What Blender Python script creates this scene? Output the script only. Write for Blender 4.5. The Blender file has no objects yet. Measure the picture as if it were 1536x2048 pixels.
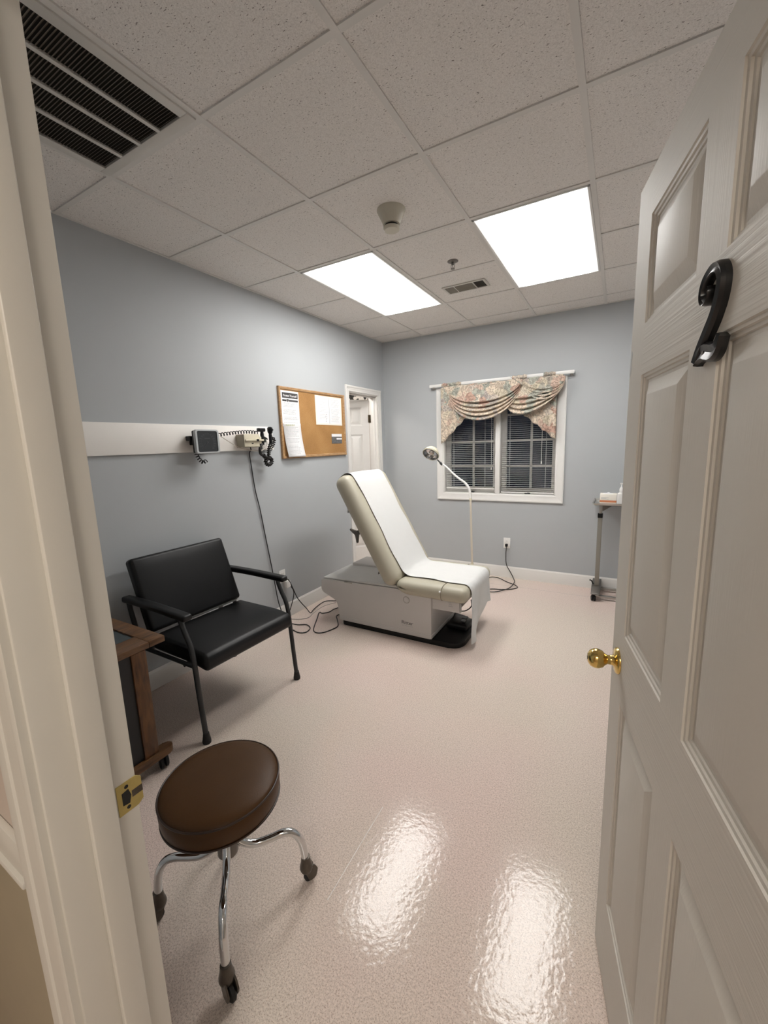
import bpy, bmesh, math, random
from mathutils import Vector, Matrix
random.seed(7)
PI = math.pi
COL = bpy.context.scene.collection
SC = bpy.context.scene

# ------------------------------------------------------------------ room numbers (metres)
HC = 2.71            # ceiling height
YB = 4.482           # back (window) wall
YF = 0.312           # room face of the wall with the open door
YH = 0.191           # hallway face of that wall
XR = 3.45            # right wall
GX, GY, G = 0.5246, 2.3959, 0.6096   # ceiling grid origin and pitch

# ------------------------------------------------------------------ materials
def mat(name, col, rough=0.5, metal=0.0, var=0.06, vscale=12.0, bump=0.0, bscale=200.0, coat=0.0, stretch=None, emis=None, spec=None):
    m = bpy.data.materials.new(name); m.use_nodes = True
    nt = m.node_tree; N = nt.nodes; L = nt.links
    b = N['Principled BSDF']
    b.inputs['Roughness'].default_value = rough
    b.inputs['Metallic'].default_value = metal
    b.inputs['Coat Weight'].default_value = coat
    if spec is not None: b.inputs['Specular IOR Level'].default_value = spec
    tc = N.new('ShaderNodeTexCoord')
    mp = N.new('ShaderNodeMapping')
    if stretch: mp.inputs['Scale'].default_value = stretch
    L.new(tc.outputs['Object'], mp.inputs['Vector'])
    nz = N.new('ShaderNodeTexNoise'); nz.inputs['Scale'].default_value = vscale; nz.inputs['Detail'].default_value = 4
    L.new(mp.outputs['Vector'], nz.inputs['Vector'])
    mx = N.new('ShaderNodeMix'); mx.data_type = 'RGBA'
    mx.inputs['A'].default_value = tuple(c * (1 - var) for c in col) + (1,)
    mx.inputs['B'].default_value = tuple(min(1, c * (1 + var)) for c in col) + (1,)
    L.new(nz.outputs['Fac'], mx.inputs['Factor'])
    L.new(mx.outputs['Result'], b.inputs['Base Color'])
    if bump:
        n2 = N.new('ShaderNodeTexNoise'); n2.inputs['Scale'].default_value = bscale; n2.inputs['Detail'].default_value = 3
        L.new(mp.outputs['Vector'], n2.inputs['Vector'])
        bp = N.new('ShaderNodeBump'); bp.inputs['Strength'].default_value = bump; bp.inputs['Distance'].default_value = 0.002
        L.new(n2.outputs['Fac'], bp.inputs['Height']); L.new(bp.outputs['Normal'], b.inputs['Normal'])
    if emis:
        b.inputs['Emission Color'].default_value = tuple(emis[:3]) + (1,); b.inputs['Emission Strength'].default_value = emis[3]
    return m

def nodes(m): return m.node_tree.nodes, m.node_tree.links, m.node_tree.nodes['Principled BSDF']
def ramp(N, stops):
    r = N.new('ShaderNodeValToRGB'); e = r.color_ramp.elements
    while len(e) < len(stops): e.new(0.5)
    for i, (p, c) in enumerate(stops):
        e[i].position = p; e[i].color = tuple(c) + (1,)
    return r

M = {}
M['wall'] = mat('blue_grey_paint', (0.428, 0.447, 0.462), 0.62, var=0.025, vscale=3, bump=0.12, bscale=260)
M['hall_upper'] = mat('hall_upper_paint', (0.62, 0.53, 0.46), 0.6, bump=0.1)
M['hall_lower'] = mat('hall_lower_paint', (0.40, 0.345, 0.24), 0.55, bump=0.15)
M['trim'] = mat('white_trim_paint', (0.74, 0.72, 0.69), 0.34, var=0.02)
M['jamb'] = mat('cream_jamb_paint', (0.66, 0.63, 0.57), 0.38, var=0.03, vscale=6, bump=0.08, bscale=90)
M['white_board'] = mat('white_board', (0.86, 0.83, 0.79), 0.5, var=0.02)
M['white_plastic'] = mat('white_plastic', (0.80, 0.79, 0.77), 0.35, var=0.015)
M['vinyl_white'] = mat('white_vinyl', (0.76, 0.75, 0.73), 0.3, var=0.015)
M['blind'] = mat('blind_slat', (0.60, 0.60, 0.59), 0.4, var=0.02)
M['grid'] = mat('ceiling_grid_paint', (0.70, 0.68, 0.65), 0.5, var=0.02)
M['black_vinyl'] = mat('black_vinyl', (0.0045, 0.0045, 0.005), 0.40, var=0.2, bump=0.12, bscale=420, spec=0.3)
M['black_plastic'] = mat('black_plastic', (0.006, 0.006, 0.0065), 0.4, var=0.1, spec=0.35)
M['black_metal'] = mat('black_powder_coat', (0.02, 0.021, 0.022), 0.42, var=0.15)
M['black_gloss'] = mat('black_gloss', (0.012, 0.012, 0.013), 0.2, var=0.1)
M['rubber'] = mat('black_rubber', (0.014, 0.013, 0.013), 0.65, var=0.1)
M['cord'] = mat('black_cord', (0.012, 0.010, 0.010), 0.5, var=0.1)
M['grey_line'] = mat('grey_line', (0.45, 0.42, 0.40), 0.5, var=0.05)
M['cream_cord'] = mat('cream_cord', (0.62, 0.57, 0.50), 0.5, var=0.05)
M['brown_vinyl'] = mat('brown_vinyl', (0.066, 0.029, 0.0085), 0.42, spec=0.22, var=0.12, vscale=9, bump=0.10, bscale=330)
M['brown_pipe'] = mat('brown_piping', (0.028, 0.012, 0.006), 0.4, var=0.1)
M['chrome'] = mat('chrome', (0.66, 0.67, 0.68), 0.10, 1.0, var=0.05)
M['steel'] = mat('brushed_steel', (0.50, 0.49, 0.47), 0.32, 1.0, var=0.06)
M['dark_steel'] = mat('dark_steel', (0.19, 0.175, 0.16), 0.4, 0.8, var=0.1)
M['grey_pole'] = mat('grey_painted_steel', (0.27, 0.255, 0.225), 0.42, 0.35, var=0.06)
M['old_metal'] = mat('worn_caster_metal', (0.10, 0.083, 0.068), 0.35, 0.6, var=0.3, vscale=60)
M['brass'] = mat('polished_brass', (0.72, 0.52, 0.18), 0.14, 1.0, var=0.08)
M['brass_worn'] = mat('worn_brass', (0.56, 0.45, 0.17), 0.42, 0.75, var=0.2, vscale=40)
M['bronze'] = mat('bronze_hinge', (0.10, 0.075, 0.045), 0.4, 0.7)
M['tan'] = mat('tan_upholstery', (0.46, 0.43, 0.34), 0.40, var=0.04, vscale=8, bump=0.05, bscale=300)
M['body'] = mat('pale_grey_shell', (0.58, 0.56, 0.545), 0.45, var=0.02, bump=0.1, bscale=500)
M['body_top'] = mat('grey_shell_top', (0.62, 0.615, 0.60), 0.45, var=0.02, bump=0.08, bscale=500)
M['body_frame'] = mat('grey_under_frame', (0.34, 0.32, 0.29), 0.5, var=0.05)
M['dark'] = mat('dark_gap', (0.012, 0.011, 0.010), 0.8)
M['ink'] = mat('printed_ink', (0.045, 0.042, 0.042), 0.7)
M['ink_grey'] = mat('printed_grey', (0.40, 0.40, 0.41), 0.7)
M['ink_dim'] = mat('dial_print', (0.085, 0.09, 0.095), 0.6)
M['paper'] = mat('white_page', (0.80, 0.79, 0.80), 0.7, var=0.015)
M['cream_paper'] = mat('cream_page', (0.80, 0.76, 0.68), 0.7, var=0.02)
M['lamp_cream'] = mat('cream_enamel', (0.72, 0.68, 0.53), 0.3, var=0.03)
M['cream_plastic'] = mat('cream_plastic', (0.62, 0.57, 0.44), 0.42, var=0.04)
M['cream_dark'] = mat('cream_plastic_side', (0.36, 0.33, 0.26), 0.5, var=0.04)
M['beige_det'] = mat('beige_detector', (0.56, 0.53, 0.44), 0.45, var=0.03)
M['dial'] = mat('dial_face', (0.022, 0.025, 0.028), 0.4, var=0.15)
M['grey_rim'] = mat('grey_rim', (0.47, 0.49, 0.50), 0.4, var=0.03)
M['vent_tan'] = mat('vent_tan', (0.22, 0.20, 0.165), 0.5, var=0.08)
M['vent_dark'] = mat('vent_louver', (0.17, 0.145, 0.115), 0.55, var=0.25, vscale=30)
M['vent_frame'] = mat('vent_frame_paint', (0.62, 0.60, 0.56), 0.45, var=0.02)
M['orange'] = mat('orange_print', (0.62, 0.22, 0.10), 0.6, var=0.05)
M['bottle'] = mat('frosted_bottle', (0.74, 0.73, 0.71), 0.25, var=0.03)
M['card_dark'] = mat('photo_card_dark', (0.12, 0.12, 0.12), 0.4, var=0.6, vscale=60)
M['knob_black'] = mat('black_numeral', (0.010, 0.010, 0.011), 0.28, var=0.1)
M['panel_black'] = mat('black_laminate', (0.009, 0.009, 0.010), 0.45, var=0.1)
M['top_slate'] = mat('slate_inset', (0.035, 0.045, 0.048), 0.5, var=0.1)

def wood_mat(name, dark, light, scale, rough=0.42):
    m = mat(name, light, rough); N, L, b = nodes(m)
    tc = N.new('ShaderNodeTexCoord'); mp = N.new('ShaderNodeMapping'); mp.inputs['Scale'].default_value = scale
    L.new(tc.outputs['Object'], mp.inputs['Vector'])
    w = N.new('ShaderNodeTexNoise'); w.inputs['Scale'].default_value = 9; w.inputs['Detail'].default_value = 6; w.inputs['Distortion'].default_value = 0.6
    L.new(mp.outputs['Vector'], w.inputs['Vector'])
    r = ramp(N, [(0.32, dark), (0.68, light)])
    L.new(w.outputs['Fac'], r.inputs['Fac']); L.new(r.outputs['Color'], b.inputs['Base Color'])
    return m
M['wood'] = wood_mat('walnut_stain', (0.045, 0.018, 0.006), (0.150, 0.062, 0.020), (6, 6, 1))
M['wood_y'] = wood_mat('walnut_stain_rail', (0.050, 0.022, 0.008), (0.165, 0.074, 0.026), (6, 1, 6))
M['oak'] = wood_mat('oak_board_frame', (0.30, 0.165, 0.075), (0.47, 0.29, 0.14), (8, 2, 8))

def cork_mat():
    m = mat('cork', (0.5, 0.25, 0.08), 0.85); N, L, b = nodes(m)
    tc = N.new('ShaderNodeTexCoord')
    a = N.new('ShaderNodeTexNoise'); a.inputs['Scale'].default_value = 160; a.inputs['Detail'].default_value = 4
    c = N.new('ShaderNodeTexNoise'); c.inputs['Scale'].default_value = 5; c.inputs['Detail'].default_value = 3
    L.new(tc.outputs['Object'], a.inputs['Vector']); L.new(tc.outputs['Object'], c.inputs['Vector'])
    ad = N.new('ShaderNodeMath'); ad.operation = 'MULTIPLY_ADD'; ad.inputs[1].default_value = 0.55
    L.new(a.outputs['Fac'], ad.inputs[0])
    h = N.new('ShaderNodeMath'); h.operation = 'MULTIPLY'; h.inputs[1].default_value = 0.45
    L.new(c.outputs['Fac'], h.inputs[0]); L.new(h.outputs[0], ad.inputs[2])
    r = ramp(N, [(0.3, (0.26, 0.13, 0.04)), (0.52, (0.385, 0.20, 0.066)), (0.72, (0.44, 0.255, 0.095))])
    L.new(ad.outputs[0], r.inputs['Fac']); L.new(r.outputs['Color'], b.inputs['Base Color'])
    return m
M['cork'] = cork_mat()

def floor_mat():
    m = mat('speckled_sheet_vinyl', (0.5, 0.42, 0.38), 0.15); N, L, b = nodes(m)
    tc = N.new('ShaderNodeTexCoord')
    big = N.new('ShaderNodeTexNoise'); big.inputs['Scale'].default_value = 1.1; big.inputs['Detail'].default_value = 2
    med = N.new('ShaderNodeTexNoise'); med.inputs['Scale'].default_value = 170; med.inputs['Detail'].default_value = 3
    spk = N.new('ShaderNodeTexVoronoi'); spk.inputs['Scale'].default_value = 150; spk.inputs['Randomness'].default_value = 1
    sp2 = N.new('ShaderNodeTexNoise'); sp2.inputs['Scale'].default_value = 300; sp2.inputs['Detail'].default_value = 1
    for n in (big, med, spk, sp2): L.new(tc.outputs['Object'], n.inputs['Vector'])
    r0 = ramp(N, [(0.36, (0.660, 0.575, 0.500)), (0.64, (0.695, 0.565, 0.510))])
    L.new(big.outputs['Fac'], r0.inputs['Fac'])
    r1 = ramp(N, [(0.33, (0.80, 0.785, 0.775)), (0.5, (0.98, 0.98, 0.98)), (0.68, (1.10, 1.10, 1.10))])
    L.new(med.outputs['Fac'], r1.inputs['Fac'])
    mu = N.new('ShaderNodeMix'); mu.data_type = 'RGBA'; mu.blend_type = 'MULTIPLY'; mu.inputs['Factor'].default_value = 1
    L.new(r0.outputs['Color'], mu.inputs['A']); L.new(r1.outputs['Color'], mu.inputs['B'])
    r2 = ramp(N, [(0.36, (0.62, 0.56, 0.53)), (0.42, (1, 1, 1))])
    L.new(sp2.outputs['Fac'], r2.inputs['Fac'])
    mu2 = N.new('ShaderNodeMix'); mu2.data_type = 'RGBA'; mu2.blend_type = 'MULTIPLY'; mu2.inputs['Factor'].default_value = 0.8
    L.new(mu.outputs['Result'], mu2.inputs['A']); L.new(r2.outputs['Color'], mu2.inputs['B'])
    L.new(mu2.outputs['Result'], b.inputs['Base Color'])
    b.inputs['Roughness'].default_value = 0.105
    b.inputs['Specular IOR Level'].default_value = 0.29
    bn = N.new('ShaderNodeTexNoise'); bn.inputs['Scale'].default_value = 52; bn.inputs['Detail'].default_value = 2.5
    L.new(tc.outputs['Object'], bn.inputs['Vector'])
    bp = N.new('ShaderNodeBump'); bp.inputs['Strength'].default_value = 0.22; bp.inputs['Distance'].default_value = 0.0032
    L.new(bn.outputs['Fac'], bp.inputs['Height']); L.new(bp.outputs['Normal'], b.inputs['Normal'])
    return m
M['floor'] = floor_mat()

def ceil_mat():
    m = mat('fissured_ceiling_tile', (0.6, 0.56, 0.54), 0.9); N, L, b = nodes(m)
    tc = N.new('ShaderNodeTexCoord')
    prev = None
    for i, (rot, sc, th) in enumerate([(0.5, (95, 260, 1), 0.245), (2.1, (90, 240, 1), 0.24), (1.3, (110, 250, 1), 0.225)]):
        mp = N.new('ShaderNodeMapping'); mp.inputs['Rotation'].default_value = (0, 0, rot); mp.inputs['Scale'].default_value = sc
        mp.inputs['Location'].default_value = (i * 7.3, i * 3.1, 0)
        L.new(tc.outputs['Object'], mp.inputs['Vector'])
        n = N.new('ShaderNodeTexNoise'); n.inputs['Scale'].default_value = 1.0; n.inputs['Detail'].default_value = 0.5
        L.new(mp.outputs['Vector'], n.inputs['Vector'])
        r = ramp(N, [(th - 0.03, (0.20, 0.18, 0.17)), (th + 0.025, (1, 1, 1))])
        L.new(n.outputs['Fac'], r.inputs['Fac'])
        if prev is None: prev = r.outputs['Color']
        else:
            mu = N.new('ShaderNodeMix'); mu.data_type = 'RGBA'; mu.blend_type = 'DARKEN'; mu.inputs['Factor'].default_value = 1
            L.new(prev, mu.inputs['A']); L.new(r.outputs['Color'], mu.inputs['B']); prev = mu.outputs['Result']
    fine = N.new('ShaderNodeTexNoise'); fine.inputs['Scale'].default_value = 260; fine.inputs['Detail'].default_value = 2
    L.new(tc.outputs['Object'], fine.inputs['Vector'])
    rf = ramp(N, [(0.3, (0.68, 0.65, 0.62)), (0.6, (0.83, 0.80, 0.77))])
    L.new(fine.outputs['Fac'], rf.inputs['Fac'])
    mu = N.new('ShaderNodeMix'); mu.data_type = 'RGBA'; mu.blend_type = 'MULTIPLY'; mu.inputs['Factor'].default_value = 0.9
    L.new(rf.outputs['Color'], mu.inputs['A']); L.new(prev, mu.inputs['B'])
    L.new(mu.outputs['Result'], b.inputs['Base Color'])
    b.inputs['Specular IOR Level'].default_value = 0.1
    return m
M['tile'] = ceil_mat()

def door_mat(name, horizontal):
    m = mat(name, (0.63, 0.60, 0.545), 0.58, var=0.02); N, L, b = nodes(m)
    tc = N.new('ShaderNodeTexCoord'); mp = N.new('ShaderNodeMapping')
    mp.inputs['Scale'].default_value = (1.6, 60, 185) if horizontal else (190, 60, 4)
    L.new(tc.outputs['Object'], mp.inputs['Vector'])
    n = N.new('ShaderNodeTexNoise'); n.inputs['Scale'].default_value = 1; n.inputs['Detail'].default_value = 3; n.inputs['Distortion'].default_value = 0.25
    L.new(mp.outputs['Vector'], n.inputs['Vector'])
    bp = N.new('ShaderNodeBump'); bp.inputs['Strength'].default_value = 0.50 if horizontal else 0.16; bp.inputs['Distance'].default_value = 0.0022
    L.new(n.outputs['Fac'], bp.inputs['Height']); L.new(bp.outputs['Normal'], b.inputs['Normal'])
    return m
M['door_v'] = door_mat('moulded_door_vertical_grain', False)
M['door_h'] = door_mat('moulded_door_cross_grain', True)

def floral_mat():
    m = mat('floral_print', (0.6, 0.5, 0.4), 0.85); N, L, b = nodes(m)
    tc = N.new('ShaderNodeTexCoord')
    nz = N.new('ShaderNodeTexNoise'); nz.inputs['Scale'].default_value = 9; nz.inputs['Detail'].default_value = 2
    L.new(tc.outputs['Object'], nz.inputs['Vector'])
    ad = N.new('ShaderNodeMix'); ad.data_type = 'RGBA'; ad.blend_type = 'ADD'; ad.inputs['Factor'].default_value = 0.16
    L.new(tc.outputs['Object'], ad.inputs['A']); L.new(nz.outputs['Color'], ad.inputs['B'])
    v = N.new('ShaderNodeTexVoronoi'); v.inputs['Scale'].default_value = 13
    L.new(ad.outputs['Result'], v.inputs['Vector'])
    sep = N.new('ShaderNodeSeparateColor'); L.new(v.outputs['Color'], sep.inputs['Color'])
    r = ramp(N, [(0.0, (0.58, 0.50, 0.42)), (0.34, (0.60, 0.52, 0.44)), (0.36, (0.43, 0.285, 0.235)), (0.50, (0.54, 0.42, 0.36)), (0.58, (0.29, 0.305, 0.275)), (0.68, (0.42, 0.43, 0.39)), (0.74, (0.50, 0.45, 0.36)), (0.86, (0.60, 0.54, 0.47)), (0.88, (0.36, 0.33, 0.325)), (1.0, (0.62, 0.55, 0.48))])
    r.color_ramp.interpolation = 'LINEAR'
    L.new(sep.outputs[0], r.inputs['Fac'])
    w = N.new('ShaderNodeTexNoise'); w.inputs['Scale'].default_value = 24; w.inputs['Detail'].default_value = 2; w.inputs['Distortion'].default_value = 2.2
    L.new(tc.outputs['Object'], w.inputs['Vector'])
    r2 = ramp(N, [(0.40, (0.80, 0.76, 0.72)), (0.455, (0.36, 0.34, 0.32)), (0.485, (0.98, 0.96, 0.92)), (0.62, (1.18, 1.14, 1.06))])
    L.new(w.outputs['Fac'], r2.inputs['Fac'])
    mu = N.new('ShaderNodeMix'); mu.data_type = 'RGBA'; mu.blend_type = 'MULTIPLY'; mu.inputs['Factor'].default_value = 0.95
    L.new(r.outputs['Color'], mu.inputs['A']); L.new(r2.outputs['Color'], mu.inputs['B'])
    L.new(mu.outputs['Result'], b.inputs['Base Color'])
    return m
M['floral'] = floral_mat()

def table_paper_mat():
    m = mat('exam_table_paper', (0.655, 0.655, 0.645), 0.75, var=0.02); N, L, b = nodes(m)
    tc = N.new('ShaderNodeTexCoord')
    n = N.new('ShaderNodeTexNoise'); n.inputs['Scale'].default_value = 16; n.inputs['Detail'].default_value = 5
    L.new(tc.outputs['Object'], n.inputs['Vector'])
    bp = N.new('ShaderNodeBump'); bp.inputs['Strength'].default_value = 0.45; bp.inputs['Distance'].default_value = 0.010
    L.new(n.outputs['Fac'], bp.inputs['Height']); L.new(bp.outputs['Normal'], b.inputs['Normal'])
    b.inputs['Subsurface Weight'].default_value = 0.0
    return m
M['exam_paper'] = table_paper_mat()

def diffuser_mat(cx, strength):
    m = mat('lit_diffuser_panel', (0.9, 0.9, 0.9), 0.5); N, L, b = nodes(m)
    tc = N.new('ShaderNodeTexCoord'); sx = N.new('ShaderNodeSeparateXYZ'); L.new(tc.outputs['Object'], sx.inputs[0])
    ab = N.new('ShaderNodeMath'); ab.operation = 'ABSOLUTE'; L.new(sx.outputs[0], ab.inputs[0])
    r = ramp(N, [(0.0, (0.93,) * 3), (0.12, (1.0,) * 3), (0.205, (0.95,) * 3), (0.240, (0.22,) * 3), (0.268, (0.050,) * 3)])
    L.new(ab.outputs[0], r.inputs['Fac'])
    mm = N.new('ShaderNodeMath'); mm.operation = 'MULTIPLY'; mm.inputs[1].default_value = strength
    L.new(r.outputs['Color'], mm.inputs[0])
    b.inputs['Emission Color'].default_value = (1.0, 0.985, 0.955, 1)
    L.new(mm.outputs[0], b.inputs['Emission Strength'])
    return m

def glass_mat():
    m = bpy.data.materials.new('window_glass'); m.use_nodes = True
    N, L, b = nodes(m)
    b.inputs['Base Color'].default_value = (0.02, 0.025, 0.03, 1); b.inputs['Roughness'].default_value = 0.03
    b.inputs['Transmission Weight'].default_value = 1.0; b.inputs['IOR'].default_value = 1.45
    tc = N.new('ShaderNodeTexCoord'); n = N.new('ShaderNodeTexNoise'); n.inputs['Scale'].default_value = 2
    L.new(tc.outputs['Object'], n.inputs['Vector'])
    r = ramp(N, [(0, (0.85, 0.88, 0.9)), (1, (0.92, 0.94, 0.95))]); L.new(n.outputs['Fac'], r.inputs['Fac']); L.new(r.outputs['Color'], b.inputs['Base Color'])
    return m
M['glass'] = glass_mat()

# ------------------------------------------------------------------ mesh helpers
def BM(): return bmesh.new()
def box(bm, x0, x1, y0, y1, z0, z1, bev=0.0, seg=2, mi=0):
    vs = [bm.verts.new((x, y, z)) for z in (z0, z1) for y in (y0, y1) for x in (x0, x1)]
    fs = [bm.faces.new([vs[i] for i in q]) for q in ((0, 2, 3, 1), (4, 5, 7, 6), (0, 1, 5, 4), (2, 6, 7, 3), (0, 4, 6, 2), (1, 3, 7, 5))]
    for f in fs: f.material_index = mi
    if bev > 0:
        ed = list({e for f in fs for e in f.edges})
        bmesh.ops.bevel(bm, geom=ed, offset=bev, segments=seg, affect='EDGES', profile=0.5)
    return bm
def rbox(bm, c, h, r, n=8, crown=0.0, fn=None):
    """rounded cushion: centre c, half sizes h, corner radius r"""
    r3 = r if isinstance(r, (tuple, list)) else (r, r, r)
    def ts(k):
        H, R = h[k], r3[k]
        a = [-1 + (R / H) * (1 - math.cos(i / 5 * PI / 2)) for i in range(5)]
        inner = [-(H - R) / H + 2 * (H - R) / H * i / n for i in range(n + 1)]
        return a + inner + [-x for x in reversed(a)]
    T = [ts(0), ts(1), ts(2)]
    cache = {}
    def vert(p):
        key = tuple(round(x, 6) for x in p)
        if key in cache: return cache[key]
        q = [p[k] * h[k] for k in range(3)]
        inn = [max(-(h[k] - r3[k]), min(h[k] - r3[k], q[k])) for k in range(3)]
        d = Vector([(q[k] - inn[k]) / r3[k] for k in range(3)])
        if d.length > 1e-9: d.normalize()
        o = Vector([inn[k] + d[k] * r3[k] for k in range(3)])
        if crown: o.z += crown * (1 - (o.x / h[0]) ** 2) * (1 - (o.y / h[1]) ** 2) * (1 if o.z > 0 else 0)
        o += Vector(c)
        if fn: o = Vector(fn(o))
        v = bm.verts.new(o); cache[key] = v; return v
    for ax in range(3):
        u, w = (ax + 1) % 3, (ax + 2) % 3
        for s in (-1, 1):
            for i in range(len(T[u]) - 1):
                for j in range(len(T[w]) - 1):
                    pts = []
                    for a, b in ((i, j), (i + 1, j), (i + 1, j + 1), (i, j + 1)):
                        p = [0, 0, 0]; p[ax] = s; p[u] = T[u][a]; p[w] = T[w][b]; pts.append(vert(p))
                    if s < 0: pts.reverse()
                    try: bm.faces.new(pts)
                    except ValueError: pass
    return bm
def spline(pts, k=8, closed=False):
    P = [Vector(p) for p in pts]; n = len(P); out = []
    rng = n if closed else n - 1
    for i in range(rng):
        p0 = P[(i - 1) % n] if (closed or i > 0) else P[0] * 2 - P[1]
        p1 = P[i]; p2 = P[(i + 1) % n]
        p3 = P[(i + 2) % n] if (closed or i + 2 < n) else P[-1] * 2 - P[-2]
        for j in range(k):
            t = j / k
            out.append(0.5 * ((2 * p1) + (p2 - p0) * t + (2 * p0 - 5 * p1 + 4 * p2 - p3) * t * t + (3 * p1 - p0 - 3 * p2 + p3) * t ** 3))
    if not closed: out.append(P[-1].copy())
    return out
def tube(bm, pts, r, n=10, smooth=0, closed=False, mi=0):
    P = spline(pts, smooth, closed) if smooth else [Vector(p) for p in pts]
    m = len(P); rings = []
    R = r if callable(r) else (lambda t: r)
    nrm = None
    for i in range(m):
        if closed: t = (P[(i + 1) % m] - P[i - 1])
        else: t = P[min(i + 1, m - 1)] - P[max(i - 1, 0)]
        if t.length < 1e-9: t = Vector((0, 0, 1))
        t.normalize()
        if nrm is None:
            nrm = t.orthogonal().normalized()
        else:
            nrm = (nrm - t * nrm.dot(t))
            nrm = nrm.normalized() if nrm.length > 1e-6 else t.orthogonal().normalized()
        bi = t.cross(nrm); rr = R(i / max(1, m - 1))
        rings.append([bm.verts.new(P[i] + (nrm * math.cos(2 * PI * k / n) + bi * math.sin(2 * PI * k / n)) * rr) for k in range(n)])
    for i in range(m if closed else m - 1):
        a, b = rings[i], rings[(i + 1) % m]
        for k in range(n):
            f = bm.faces.new((a[k], a[(k + 1) % n], b[(k + 1) % n], b[k])); f.material_index = mi
    if not closed:
        bm.faces.new(list(reversed(rings[0]))).material_index = mi; bm.faces.new(rings[-1]).material_index = mi
    return bm
def coil(bm, pts, rad, wire, turns, n=6, smooth=10):
    P = spline(pts, smooth); m = turns * 12; L = [0]
    for i in range(1, len(P)): L.append(L[-1] + (P[i] - P[i - 1]).length)
    out = []
    for i in range(m + 1):
        s = L[-1] * i / m; k = 0
        while k < len(L) - 2 and L[k + 1] < s: k += 1
        f = (s - L[k]) / max(1e-9, L[k + 1] - L[k]); p = P[k].lerp(P[k + 1], f)
        t = (P[k + 1] - P[k]).normalized(); a = t.cross(Vector((1, 0, 0)))
        if a.length < 0.1: a = t.cross(Vector((0, 0, 1)))
        a.normalize(); b = t.cross(a); w = 2 * PI * turns * i / m
        out.append(p + (a * math.cos(w) + b * math.sin(w)) * rad)
    return tube(bm, out, wire, n)
def lathe(bm, prof, n=28, mtx=None, mi=0, caps=True):
    mtx = mtx or Matrix()
    rings = []
    for r, z in prof:
        if r < 1e-6: rings.append([bm.verts.new(mtx @ Vector((0, 0, z)))])
        else: rings.append([bm.verts.new(mtx @ Vector((r * math.cos(2 * PI * k / n), r * math.sin(2 * PI * k / n), z))) for k in range(n)])
    for a, b in zip(rings, rings[1:]):
        for k in range(n):
            q = [a[k % len(a)], a[(k + 1) % n % len(a)], b[(k + 1) % n % len(b)], b[k % len(b)]]
            u = []
            for v in q:
                if v not in u: u.append(v)
            if len(u) > 2:
                f = bm.faces.new(u); f.material_index = mi
    for ring, rev in ((rings[0], True), (rings[-1], False)):
        if caps and len(ring) > 2:
            f = bm.faces.new(list(reversed(ring)) if rev else ring); f.material_index = mi
    return bm
def axis(loc, direction):
    q = Vector((0, 0, 1)).rotation_difference(Vector(direction).normalized())
    return Matrix.Translation(loc) @ q.to_matrix().to_4x4()
def prism(bm, poly, f, d0, d1, bev=0.0, seg=2):
    """poly: 2d points; f(u, v, d) -> xyz"""
    a = [bm.verts.new(f(u, v, d0)) for u, v in poly]; b = [bm.verts.new(f(u, v, d1)) for u, v in poly]
    n = len(poly); fs = []
    fs.append(bm.faces.new(list(reversed(a)))); fs.append(bm.faces.new(b))
    for i in range(n): fs.append(bm.faces.new((a[i], a[(i + 1) % n], b[(i + 1) % n], b[i])))
    if bev:
        ed = list({e for x in fs for e in x.edges})
        bmesh.ops.bevel(bm, geom=ed, offset=bev, segments=seg, affect='EDGES', profile=0.5)
    return bm
def sheet(bm, f, nu, nv, th=0.0):
    g = [[bm.verts.new(f(i / nu, j / nv)) for j in range(nv + 1)] for i in range(nu + 1)]
    for i in range(nu):
        for j in range(nv): bm.faces.new((g[i][j], g[i + 1][j], g[i + 1][j + 1], g[i][j + 1]))
    if th:
        bmesh.ops.recalc_face_normals(bm, faces=bm.faces[:])
        bmesh.ops.solidify(bm, geom=bm.faces[:], thickness=th)
    return bm

def obj(name, bm, mats, parent=None, local=False, sharp=40):
    bmesh.ops.recalc_face_normals(bm, faces=bm.faces[:])
    if parent is not None and not local:
        w = world(parent); bmesh.ops.transform(bm, matrix=w.inverted(), verts=bm.verts[:])
    lim = math.radians(sharp)
    hard = {e for e in bm.edges if len(e.link_faces) != 2 or e.calc_face_angle(0.0) > lim}
    for f in bm.faces: f.smooth = not all(e in hard for e in f.edges)
    for e in bm.edges: e.smooth = e not in hard
    me = bpy.data.meshes.new(name); bm.to_mesh(me); bm.free()
    for m in (mats if isinstance(mats, (list, tuple)) else [mats]): me.materials.append(m)
    o = bpy.data.objects.new(name, me); COL.objects.link(o)
    if parent is not None: o.parent = parent
    return o
def world(o):
    m = o.matrix_basis.copy()
    while o.parent is not None:
        o = o.parent; m = o.matrix_basis @ m
    return m
def tag(o, label, cat, group=None):
    o['label'] = label; o['category'] = cat
    if group: o['group'] = group
    return o
def thing(name, label, cat, loc, rotz=0.0, group=None):
    o = bpy.data.objects.new(name, None); COL.objects.link(o)
    o.location = loc; o.rotation_euler = (0, 0, rotz); o.empty_display_size = 0.05
    return tag(o, label, cat, group)
def single(name, label, cat, bm, mats, loc=None, group=None, sharp=40):
    """a thing that is one mesh; verts given in world space"""
    o = obj(name, bm, mats, None, sharp=sharp)
    if loc is not None:
        o.data.transform(Matrix.Translation(-Vector(loc))); o.location = loc
    return tag(o, label, cat, group)
def struct(name, bm, mats, parent=None, sharp=40):
    o = obj(name, bm, mats, parent, sharp=sharp)
    if parent is None: o['kind'] = 'structure'
    return o
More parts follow.
